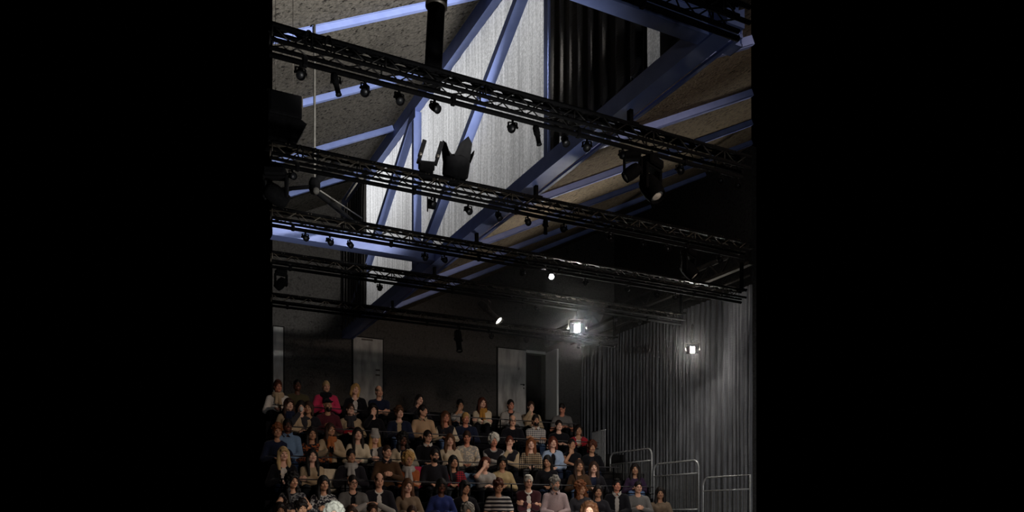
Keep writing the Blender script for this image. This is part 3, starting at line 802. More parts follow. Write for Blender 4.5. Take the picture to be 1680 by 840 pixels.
EXTRA = {}
def extra_mesh(kind):
    if kind in EXTRA: return EXTRA[kind]
    if kind in ('beanie', 'cap', 'beard', 'stubble'):
        st = .0085; F = Field(np.arange(-.16, .16, st), np.arange(-.26, .2, st), np.arange(-.2, .24, st))
        if kind == 'beanie':
            F.ell((0, .02, .045), (.092, .110, .118), .02); F.cap((-.05, .02, .165), (.05, .02, .165), .02, k=.05)
            F.half((0, .25, -1), -.018 + .0)
            for i in range(28):
                a = i * 2 * PI / 28; F.cap((.098 * math.cos(a), .02 + .116 * math.sin(a), .020 + .029 * math.sin(a)), (.098 * math.cos(a), .02 + .116 * math.sin(a), .055 + .029 * math.sin(a)), .010, k=.006)
        elif kind == 'cap':
            F.ell((0, .02, .045), (.085, .104, .10), .02); F.half((0, 0.1, -1), -.045)
            F.ell((0, -.115, .055), (.07, .07, .010), .01)
        else:
            F.ell((0, -.030, -.052), (.064, .074, .082), .02); F.ell((0, -.066, -.104), (.034, .032, .034), .03)
            F.half((0, 0, 1), -.048); F.half((0, 1, 0), .0)
            F.ell((0, -.10, -.064), (.021, .03, .011), .006, None, '-')
        me = F.mesh({'beanie': 'hat', 'cap': 'hat', 'beard': 'beard', 'stubble': 'beard'}[kind])
    elif kind == 'glasses':
        m = MB()
        for s in (-1, 1):
            m.tube([(s * .032 + .023 * math.cos(a), -.104, .0 + .017 * math.sin(a)) for a in [k * 2 * PI / 16 for k in range(17)]], .0032, 6, False)
            m.tube([(s * .055, -.102, .004), (s * .076, -.07, .006), (s * .078, .01, .004)], .003, 6)
        m.tube([(-.010, -.106, .003), (.010, -.106, .003)], .003, 6)
        me = m.mesh('glasses')
    elif kind == 'scarf':
        st = .011; F = Field(np.arange(-.2, .2, st), np.arange(-.24, .2, st), np.arange(-.34, .08, st))
        for i in range(18):
            a = i * 2 * PI / 18; b = (i + 1) * 2 * PI / 18
            for dz, rr in ((0, .085), (-.045, .1)):
                F.cap((rr * math.cos(a), -.01 + rr * math.sin(a), dz + .02 * math.sin(a)), (rr * math.cos(b), -.01 + rr * math.sin(b), dz + .02 * math.sin(b)), .034, k=.015)
        F.cap((.02, -.12, -.06), (.05, -.15, -.27), .035, .04, .02); F.cap((-.03, -.12, -.06), (-.04, -.14, -.2), .03, .035, .02)
        me = F.mesh('scarf')
    elif kind == 'collar':
        m = MB()
        for s in (-1, 1):
            m.prism([(s * .005, -.098, -.03), (s * .07, -.05, .015), (s * .085, .02, .03), (s * .088, .03, -.01), (s * .085, -.055, -.035), (s * .045, -.115, -.075)], (s * .004, -.008, .004))
        me = m.mesh('collar')
    elif kind == 'hood':
        st = .011; F = Field(np.arange(-.2, .2, st), np.arange(-.2, .22, st), np.arange(-.16, .12, st))
        for i in range(16):
            a = -.35 + i * (PI + .7) / 16; b = -.35 + (i + 1) * (PI + .7) / 16
            F.cap((.105 * math.cos(a), .02 + .11 * math.sin(a), -.03 + .03 * math.sin(a)), (.105 * math.cos(b), .02 + .11 * math.sin(b), -.03 + .03 * math.sin(b)), .034, k=.015)
        F.ell((0, .13, -.04), (.09, .05, .07), .03)
        me = F.mesh('hood')
    elif kind == 'shoe':
        st = .010; F = Field(np.arange(-.06, .061, st), np.arange(-.22, .10, st), np.arange(-.01, .13, st))
        F.cap((0, .03, .045), (0, -.13, .035), .045, .04, .02); F.cap((0, .02, .05), (0, .015, .10), .045, .042, .02); F.half((0, 0, -1), -.002)
        me = F.mesh('shoe')
    EXTRA[kind] = me; return me

# ------------------------------------------------------------------ bodies
def ik(S, W, l1, l2, hint):
    S, W = np.asarray(S, float), np.asarray(W, float); d = W - S; L = np.linalg.norm(d); mx = (l1 + l2) * .985
    if L > mx: W = S + d * mx / L; d = W - S; L = mx
    a = (l1 * l1 - l2 * l2 + L * L) / (2 * L); h = math.sqrt(max(l1 * l1 - a * a, 0)); u = d / L
    hv = np.asarray(hint, float); hv = hv - u * hv.dot(u); hv /= np.linalg.norm(hv) + 1e-9
    return S + u * a + hv * h, W

def hand(F, W, d, n, side, grip=.5):
    """five fingers: d wrist->knuckles, n palm side, side = thumb side"""
    W = np.asarray(W, float); d = np.asarray(d, float); d = d / np.linalg.norm(d)
    n = np.asarray(n, float); n = n - d * n.dot(d); n /= np.linalg.norm(n) + 1e-9
    t = np.asarray(side, float); t = t - d * t.dot(d) - n * t.dot(n)
    t = t / np.linalg.norm(t) if np.linalg.norm(t) > .05 else np.cross(d, n)
    for i in range(4):
        off = (1.5 - i) * .019; F.cap(W + t * off * .6 + d * .01, W + t * off + d * .075, .015, .014, .012)
    ln = (.040, .046, .043, .033)
    for i in range(4):
        k0 = W + t * (1.5 - i) * .0205 + d * .080
        a1 = grip * .8; a2 = grip * 1.8
        d1 = d * math.cos(a1) + n * math.sin(a1); d2 = d * math.cos(a2) + n * math.sin(a2)
        k1 = k0 + d1 * ln[i]; k2 = k1 + d2 * ln[i] * .85
        F.cap(k0, k1, .0095, .009, .004); F.cap(k1, k2, .009, .008, .003)
    b0 = W + t * .022 + d * .025; b1 = b0 + t * .028 + d * .030 + n * .012; b2 = b1 + d * .034 + n * .012 + t * .002
    F.cap(b0, b1, .014, .011, .010); F.cap(b1, b2, .011, .009, .004)

SEAT = .45
def skeleton(p):
    hx, hy, hz = p['hx'], p['hy'], p['hz']; f = p['fem']
    sw = .150 if f else .172
    base = .95 if p['stand'] else SEAT + .10
    N = np.array([hx * .85, hy * .85 + .012, hz - .205]); Pv = np.array([0, 0, base])
    S = {s: N + np.array([s * sw, .01, -.055]) for s in (-1, 1)}
    arms = {}
    ch = Pv + (N - Pv) * .62
    lap = SEAT + .19
    for s in (-1, 1):
        a = p['arms']; mode = a if isinstance(a, str) else a[0 if s < 0 else 1]
        if p['stand'] or mode == 'down':
            W = S[s] + np.array([s * .07, -.06, -.50]); hint = (s * .3, 1, 0); hd = (0, -.15, -1); n = (-s, 0, 0); th = (0, -1, 0); gr = .35
        elif mode == 'lap': W = np.array([s * .06, -.25, lap]); hint = (s * 1, .6, -.6); hd = (-s * .5, -1, -.1); n = (0, 0, -1); th = (-s, .3, 0); gr = .35
        elif mode == 'clasp': W = np.array([s * .055, hy - .20, N[2] - .25]); hint = (s, .3, -1); hd = (-s * .8, -.6, .3); n = (-s * .6, 0.3, 0); th = (0, 0, 1); gr = .8
        elif mode == 'cross': W = np.array([-s * .085, N[1] - .175 - (.03 if s > 0 else 0), N[2] - .255 + (.03 if s > 0 else -.01)]); hint = (s, .1, -.8); hd = (-s, .12, .15); n = (0, 1, 0); th = (0, 0, 1); gr = .3
        elif mode == 'chin': W = np.array([s * .035, hy - .115, hz - .205]); hint = (s * .6, -.5, -1); hd = (-s * .12, -.02, 1); n = (0, 1, -.1); th = (-s, .3, 0); gr = 1.15
        elif mode == 'mouth': W = np.array([s * .035, hy - .155, hz - .150]); hint = (s * .7, -.4, -1); hd = (-s * .35, .06, 1); n = (0, 1, 0); th = (-s, 0, .2); gr = .7
        elif mode == 'face': W = np.array([s * .045, hy - .165, hz - .075]); hint = (s * .8, -.3, -1); hd = (-s * .35, .05, 1); n = (0, 1, 0); th = (-s, 0, .2); gr = .4
        elif mode == 'neck': W = np.array([s * .10, hy - .07, hz - .19]); hint = (s, -.3, -1); hd = (-s * .5, .3, .8); n = (-s, .5, 0); th = (0, -1, .3); gr = .4
        elif mode == 'hold': W = np.array([s * .06, hy - .24, N[2] - .23]); hint = (s, .2, -1); hd = (-s * .35, -.8, .5); n = (-s, 0, .2); th = (0, .3, 1); gr = .8
        elif mode == 'knees': W = np.array([s * .07, -.40, SEAT + .20]); hint = (s, 0, -.2); hd = (-s * .5, -.9, -.3); n = (-s * .6, .2, -.4); th = (-s * .2, 0, 1); gr = .7
        elif mode == 'headtop': W = np.array([s * .10, hy + .0, hz + .10]); hint = (s, -.3, .2); hd = (-s, .1, .45); n = (0, 0, -1); th = (0, -1, 0); gr = .35
        E, W = ik(S[s], W, .285, .255, hint)
        arms[s] = (E, W, hd, n, th, gr)
    return N, Pv, S, ch, arms

def headR(p):
    return np.array((Euler((0, 0, p['hyaw'])).to_matrix() @ Euler((p['pitch'], 0, 0)).to_matrix() @ Euler((0, p['roll'], 0)).to_matrix()))

def torso(F, p, sk, inf, arms='long', fem=None):
    N, Pv, S, ch, A = sk; g = inf; b = p['bulk']
    F.ell(Pv + (0, .0, .0), (.165 * b + g, .118 * b + g, .115 + g), .05)
    m1 = Pv + (N - Pv) * .34
    F.ell(m1, (.142 * b + g, .104 * b + g, .15 + g), .06)
    F.ell(ch + (0, -.004, 0), (.158 * (b * .5 + .5) + g, .108 * (b * .5 + .5) + g, .165 + g), .06)
    if p['fem']:
        for s in (-1, 1): F.ell(ch + (s * .068, -.088, .005), (.058 + g, .05 + g, .058 + g), .04)
    F.cap(S[-1] + (.02, 0, -.01), S[1] + (-.02, 0, -.01), .058 + g, k=.06)
    for s in (-1, 1): F.cap(N + (s * .03, .012, .0), S[s] + (-s * .03, 0, .015), .045 + g, .04 + g, .04)
    for s in (-1, 1):
        E, W = A[s][0], A[s][1]
        if arms == 'none': continue
        if arms == 'short':
            F.cap(S[s], S[s] + (E - S[s]) * .62, .054 + g * 1.3, .05 + g * 1.3, .03)
        elif arms == 'cap':
            F.cap(S[s], S[s] + (E - S[s]) * .12, .052 + g, .05 + g, .03)
        elif arms == 'rolled':
            F.cap(S[s], E, .054 + g * 1.2, .044 + g * 1.2, .03); F.cap(E, E + (W - E) * .25, .044 + g * 1.3, .044 + g * 1.3, .02)
        else:
            F.cap(S[s], E, .054 + g * 1.2, .043 + g * 1.2, .03); F.cap(E, E + (W - E) * .93, .043 + g * 1.2, .031 + g * 1.3, .02)

def legs(F, p, g, part='all'):
    if p['stand']:
        for s in (-1, 1):
            F.cap((s * .085, 0, .90), (s * .10, -.01, .50), .088 + g, .058 + g, .04); F.cap((s * .10, -.01, .50), (s * .105, .01, .10), .056 + g, .040 + g * 1.4, .02)
            if part == 'all': F.cap((s * .105, .0, .055), (s * .115, -.14, .035), .036, .030, .03)
        return
    for s in (-1, 1):
        F.cap((s * .085, -.03, SEAT + .075), (s * .115, -.42, SEAT + .07), .086 + g, .058 + g, .04)
        F.cap((s * .115, -.42, SEAT + .07), (s * .115, -.40, .10), .056 + g, .040 + g * 1.4, .02)
        if part == 'all': F.cap((s * .115, -.40, .055), (s * .12, -.54, .035), .036, .030, .03)

SK = {'l': '#d9a68a', 'm': '#b98a6c', 'd': '#5a3a2c', 'p': '#e3b49c', 'r': '#cc8a70'}
def skin(c):
    n = 'skin_' + c
    m = noise_mat(n, SK[c], SK[c], scale=20, rough=.5, spec=.35); return m
M_EYE = mat('eye', '#1c1512', .2, 0, .6)
M_LIP = mat('lip', '#93544a', .5)

def shared(cache, key, fn):
    if key not in cache: cache[key] = fn()
    return cache[key]
TROUS = {}

def figure(p, name='person'):
    """one continuous body mesh, clothing and hair as its children; origin on the floor under the pelvis"""
    sk = skeleton(p); N, Pv, S, ch, A = sk; Rh = headR(p); c = np.array([p['hx'], p['hy'], p['hz']])
    hb = [(c[i] - .13, c[i] + .13) for i in range(3)]
    hands_ = [[(A[s][1][i] - .05, A[s][1][i] + .05) for s in (-1, 1)] for i in range(3)]
    for s in (-1, 1):
        d = np.asarray(A[s][2], float); d /= np.linalg.norm(d); q = A[s][1] + d * .1
        for i in range(3): hands_[i].append((q[i] - .05, q[i] + .05))
    lim = []
    for i in range(3):
        lo = min([c[i] - .16] + [b[0] for b in hands_[i]] + [(-.36, -.66, -.01)[i]]) - .02
        hi = max([c[i] + .17] + [b[1] for b in hands_[i]] + [(.36, .2, .1)[i]]) + .02
        lim.append((lo, hi))
    el = [A[s][0] for s in (-1, 1)]
    for e in el:
        for i in range(3): lim[i] = (min(lim[i][0], e[i] - .08), max(lim[i][1], e[i] + .08))
    ST, FI = .0165 * LOD, .0078 * LOD
    ax = [axis(lim[i][0], lim[i][1], ST, FI, [hb[i]] + (hands_[i] if HANDS_FINE else [])) for i in range(3)]
    F = Field(*ax)
    torso(F, p, sk, -.006, 'none')
    for s in (-1, 1):
        E, W, hd, n, th, gr = A[s]
        F.cap(S[s], E, .050, .040, .03); F.cap(E, W, .040, .026, .02)
    legs(F, p, -.004)
    F.cap(N + (0, .02, -.05), c + Rh @ np.array([0, .03, -.05]), .056, .050, .03)
    head_sdf(F, c, Rh)
    for s in (-1, 1):
        E, W, hd, n, th, gr = A[s]; hand(F, W, hd, n, th, gr)
    me = F.mesh(name)
    # materials by place on the head
    nf = len(me.polygons); ctr = np.empty(nf * 3, f32); me.polygons.foreach_get('center', ctr); ctr = ctr.reshape(-1, 3)
    L = (ctr - c) @ Rh / HS
    mi = np.zeros(nf, np.int32)
    for s in (-1, 1):
        e = (L - (s * .031, -.094, .001)) / (.0125, .012, .0075); mi[(e ** 2).sum(1) < 1] = 1
    e = (L - (0, -.098, -.0655)) / (.024, .014, .011); mi[(e ** 2).sum(1) < 1] = 2
    for m in (skin(p['skin']), M_EYE, M_LIP): me.materials.append(m)
    me.polygons.foreach_set('material_index', mi)
    body = link(name, me)
    cs = .0175 * LOD
    def cfield(pad=.1):
        z0 = Pv[2] - .2
        return Field(np.arange(lim[0][0] - .05, lim[0][1] + .05, cs), np.arange(lim[1][0] - .05, .32, cs), np.arange(z0, max(N[2] + .12, max(A[s][1][2] for s in (-1, 1)) + .08, max(A[s][0][2] for s in (-1, 1)) + .12), cs))
    def neck_cut(F, r=.066, dy=-.035, dz=.055):
        F.cap(N + (0, dy, dz), N + (0, .02 + dy * .3, dz + .12), r, r + .02, .012, '-')
    style, m1, m2, neck = p['top']
    if style == 'jacket':
        F = cfield(); torso(F, p, sk, .007, 'none'); neck_cut(F, *neck)
        link('shirt', F.mesh('shirt'), m2, body)
        F = cfield(); torso(F, p, sk, .020, 'long'); neck_cut(F, .078, -.05, .04)
        # open front
        for k in range(7):
            t = k / 6; q = N * (1 - t) + Pv * t
            F.ell(q + np.array([0, -.17, -.02]), (.028 + .035 * (1 - t), .11, .06), .015, None, '-')
        link('jacket', F.mesh('jacket'), m1, body)
    elif style == 'vest':
        F = cfield(); torso(F, p, sk, .008, 'long'); neck_cut(F, *neck)
        link('shirt', F.mesh('shirt'), m2, body)
        F = cfield(); torso(F, p, sk, .022, 'none'); neck_cut(F, .078, -.05, .03)
        link('waistcoat', F.mesh('waistcoat'), m1, body)
    else:
        F = cfield(); torso(F, p, sk, .012, style); neck_cut(F, *neck)
        link({'long': 'sweater', 'short': 't_shirt', 'rolled': 'shirt', 'cap': 'top'}[style], F.mesh('shirt'), m1, body)
        if m2 is not None and 'collar' not in p['ex']: pass
    def trous():
        zt = 1.06 if p['stand'] else SEAT + .24
        F = Field(np.arange(-.26, .27, cs), np.arange(-.54, .18, cs), np.arange(.04, zt, cs))
        F.ell((0, 0, Pv[2]), (.172 * p['bulk'], .126 * p['bulk'], .118), .05); legs(F, p, .010, 'legs')
        return F.mesh('trousers')
    slotmat(link('trousers', shared(TROUS, (p['stand'], p['bulk']), trous), None, body), p['trm'])
    for s in (-1, 1):
        sh = link('shoe', extra_mesh('shoe'), M_SHOE, body)
        sh.location = (s * .115, -.41, .0) if not p['stand'] else (s * .105, 0, 0)
    Mh = Matrix(Rh.tolist()).to_4x4(); Mh.translation = c
    hm = hair_mesh(p['hair'])
    h = link('hair', hm, None, body); h.matrix_local = Mh
    slotmat(h, p['hairm'])
    for k, m in p['ex'].items():
        if k in ('scarf', 'collar', 'hood'):
            o = link(k, extra_mesh(k), None, body); o.location = N + np.array([0, .01, .055]) 
        else:
            o = link({'beanie': 'hat', 'cap': 'hat', 'beard': 'beard', 'stubble': 'beard', 'glasses': 'glasses'}[k], extra_mesh(k), None, body); o.matrix_local = Mh
        slotmat(o, m)
    return body

def slotmat(o, m):
    if not o.data.materials: o.data.materials.append(None)
    o.material_slots[0].link = 'OBJECT'; o.material_slots[0].material = m

# ------------------------------------------------------------------ cloth materials
M_SHOE = mat('dark_shoe_leather', '#141210', .5)
M_TROU = {k: noise_mat('trouser_' + k, a, b, scale=40, rough=.9, spec=.1) for k, a, b in (('black', '#131318', '#1b1b20'), ('navy', '#20283a', '#2a3348'), ('jeans', '#4b5f80', '#61769a'), ('grey', '#39393a', '#454546'))}
COL = dict(black='#15151a', dark='#222127', navy='#1e2438', charcoal='#353439', grey='#6e6c6a', lightgrey='#a5a19c', white='#d6d0c8', cream='#d9c9ae', beige='#b49e80', olive='#4c4632',
           pink='#cc3a60', burgundy='#55262f', wine='#3c1e23', red='#9c2430', rust='#9a5530', brown='#4a3626', denim='#6c86a4', blue='#2b366c', lightblue='#9fb2cc', mustard='#b5823a', taupe='#7c6a58', purple='#3c2c44', pinkgrey='#b09c9c', yellow='#baa47a', green='#3a4a3a', orange='#a8643a', tan='#c29a78')
HC = dict(black='#0e0b0a', dark='#1c1310', brown='#3a2417', mid='#5b3a22', auburn='#512614', red='#602a18', ginger='#7c4826', blonde='#c39a5c', light='#d0b07c', grey='#8c8880', white='#d8d4c8', bald='#6b5a4c')
def cloth(c, pat=None, c2=None):
    n = 'cloth_%s_%s_%s' % (c, pat, c2)
    if n in MATS: return MATS[n]
    h = COL[c]
    m = noise_mat(n, h, h, scale=60, rough=.9, bump=.25, bscale=14, spec=.08)
    nt = m.node_tree; b = nt.nodes['Principled BSDF']; b.inputs['Sheen Weight'].default_value = .1
    rr = [x for x in nt.nodes if x.type == 'VALTORGB'][0]
    rr.color_ramp.elements[0].color = (*[v * .85 for v in srgb(h)], 1)
    if pat:
        tc = node(nt, 'ShaderNodeTexCoord'); base = b.inputs['Base Color'].links[0].from_socket
        mx = node(nt, 'ShaderNodeMix', data_type='RGBA'); mx.inputs[7].default_value = (*srgb(COL[c2]), 1); nt.links.new(base, mx.inputs[6])
        if pat == 'stripe' or pat == 'plaid':
            def wave(ax, sc):
                w = node(nt, 'ShaderNodeTexWave', Scale=sc, Distortion=.6); w.bands_direction = ax; nt.links.new(tc.outputs['Object'], w.inputs['Vector'])
                r = node(nt, 'ShaderNodeMath', operation='GREATER_THAN'); r.inputs[1].default_value = .55; nt.links.new(w.outputs['Fac'], r.inputs[0]); return r
            w = wave('Z', 4.2 if pat == 'stripe' else 7)
            if pat == 'plaid':
                w2 = wave('X', 7); a = node(nt, 'ShaderNodeMath', operation='ADD'); nt.links.new(w.outputs[0], a.inputs[0]); nt.links.new(w2.outputs[0], a.inputs[1])
                h_ = node(nt, 'ShaderNodeMath', operation='MULTIPLY'); h_.inputs[1].default_value = .5; nt.links.new(a.outputs[0], h_.inputs[0]); w = h_
            nt.links.new(w.outputs[0], mx.inputs[0])
        else:
            v = node(nt, 'ShaderNodeTexNoise', Scale=26.0 if pat == 'floral' else 14.0, Detail=2.0); nt.links.new(tc.outputs['Object'], v.inputs['Vector'])
            r = node(nt, 'ShaderNodeValToRGB'); r.color_ramp.elements[0].position = .5; r.color_ramp.elements[1].position = .56
            nt.links.new(v.outputs['Fac'], r.inputs['Fac']); nt.links.new(r.outputs['Color'], mx.inputs[0])
        nt.links.new(mx.outputs[2], b.inputs['Base Color'])
    return m
def hairmat(c):
    h = HC[c]; m = noise_mat('hair_' + c, h, h, scale=14, detail=8, rough=.6, bump=.5, bscale=60, stretch=(1, 1, .15), spec=.35)
    rr = [x for x in m.node_tree.nodes if x.type == 'VALTORGB'][0]; rr.color_ramp.elements[0].color = (*[v * .6 for v in srgb(h)], 1)
    return m
M_GLASS = mat('spectacle_frame', '#0b0b0b', .3)
# ------------------------------------------------------------------ raked seating
ROWY = dict(A=16.6, B=15.75, C=14.9, D=14.05, E=13.2, F=12.35)
ROWZ = dict(A=3.21, B=2.69, C=2.06, D=1.60, E=1.055, F=.57)
names = dict(A='back', B='second', C='third', D='fourth', E='fifth', F='front')
XE = 10.35
mb = {}
prev = None
for k in 'FEDCBA':
    y0 = ROWY[k] - .62; y1 = BY if k == 'A' else ROWY[k] + .23
    b = MB().box((XL(y0) - .1, y0, 0), (XE, y1 + .002, ROWZ[k]), bev=.01)
    struct('floor_tier_' + names[k], b, M_TIER)
    b2 = MB().box((XE + .02, y0 + .1, 0), (11.25, y1 + .1, ROWZ[k] - .02), bev=.01)
    struct('stair_tier_' + names[k], b2, M_TIER)
M_SEATF = noise_mat('black_seat_fabric', '#101013', '#18181c', scale=50, rough=.95, spec=.05)
for k in 'ABCDEF':
    y = ROWY[k]; z = ROWZ[k]; x0 = XL(y) - .1; x1 = XE - .15 if k in 'DEF' else XE - .35
    t = thing('seating_bench', 'long black upholstered bench of the %s row, mostly hidden by its spectators' % names[k], 'bench', (x0, y, z), group='benches of the seating stand')
    L = x1 - x0
    obj('seat', MB().box((0, -.24, .36), (L, .19, .435), bev=.02), M_SEATF, t)
    obj('backrest', MB().box((0, .185, .48), (L, .225, .84), bev=.015), M_SEATF, t)
    for i in range(6):
        xx = .3 + i * (L - .6) / 5
        obj('leg', MB().box((xx - .025, -.18, 0), (xx + .025, .16, .37), bev=.004).box((xx - .02, .19, .03), (xx + .02, .224, .5)), M_BLACK, t)
M_RAIL = noise_mat('dull_grey_rail', '#4c4c4f', '#5c5c5f', scale=25, rough=.55, metal=.2)
for k in 'ABCD':
    y = ROWY[k] - .57; z = ROWZ[k]; x0 = XL(y); x1 = XE - .15 if k in 'DE' else XE - .45
    t = thing('guard_rail', 'thin grey rail along the knees of the %s row' % names[k], 'rail', (x0, y, z), group='knee rails of the seating stand')
    L = x1 - x0
    obj('top_rail', MB().tube([(0, 0, .665), (L, 0, .665)], .011, 8), M_RAIL, t)
    obj('lower_rail', MB().tube([(0, 0, .52), (L, 0, .52)], .010, 8), M_BLACK, t)
    for i in range(8):
        xx = .15 + i * (L - .3) / 7
        obj('post', MB().box((xx - .012, -.012, 0), (xx + .012, .012, .66)), M_BLACK, t)

# stair guards on the right
M_TUBE = noise_mat('galvanised_tube', '#b4b4b3', '#cacac8', scale=30, rough=.35, metal=.25, spec=.6)
M_SLAT = noise_mat('grey_infill_slat', '#7a7a78', '#8d8d8b', scale=14, rough=.5, metal=.3)
def guard(y0, y1, zt, zb, label, round0, round1, zm=None):
    x = 10.62; t = thing('stair_guard', label, 'railing', (x, y0, zb), group='tube guards of the side stair'); r = .019
    Ln = y0 - y1; h = zt - zb; R = .16
    pts = [(0, 0, 0)]
    if round0: pts += [(0, -R * (1 - math.cos(a)), h - R + R * math.sin(a)) for a in [k * PI / 16 for k in range(9)]]
    else: pts += [(0, 0, h)]
    if round1: pts += [(0, -Ln + R * (1 - math.sin(a)), h - R + R * math.cos(a)) for a in [k * PI / 16 for k in range(9)]] + [(0, -Ln, 0)]
    else: pts += [(0, -Ln, h), (0, -Ln, 0)]
    obj('tube_frame', MB().tube(pts, r, 10), M_TUBE, t)
    zm = zm or h - .27
    obj('mid_rail', MB().tube([(0, 0, zm), (0, -Ln, zm)], .015, 8), M_TUBE, t)
    obj('low_rail', MB().tube([(0, 0, zm - .75), (0, -Ln, zm - .75)], .015, 8), M_TUBE, t)
    m = MB(); rnd = random.Random(int(y0 * 10)); y = -.05
    while y > -Ln + .05:
        w = rnd.choice((.02, .03, .045)); m.box((-.004, y - w, zm - .75), (.004, y, zm), bev=.001); y -= w + rnd.uniform(.025, .06)
    obj('infill_slats', m, M_SLAT, t)
guard(15.75, 14.10, H + 1.57, ROWZ['C'] - .02, 'farthest and dimmest tube guard on the side stair, behind the seated people', True, True)
guard(14.02, 12.52, H + 1.20, ROWZ['D'] - .02, 'middle tube guard on the side stair with a rounded corner at its near end', True, True)
guard(12.38, 11.05, H + .82, ROWZ['E'] - .6, 'nearest and brightest tube guard at the lower right, running out of view', True, False)
m = MB(); y = 17.0
for i in range(10): m.box((-.006, -.55 + i * .06, 0), (.006, -.525 + i * .06, 1.05))
M_BAR = noise_mat('pale_grey_bar', '#b4b4b2', '#c6c6c4', scale=12, rough=.5)
t = thing('stair_guard', 'short row of pale upright bars at the end of the third row before the curtain', 'railing', (XE + .12, 16.3, ROWZ['B']), group='tube guards of the side stair')
obj('infill_slats', m, M_BAR, t); obj('top_rail', MB().tube([(0, -.57, 1.05), (0, .03, 1.05)], .012), M_BAR, t)

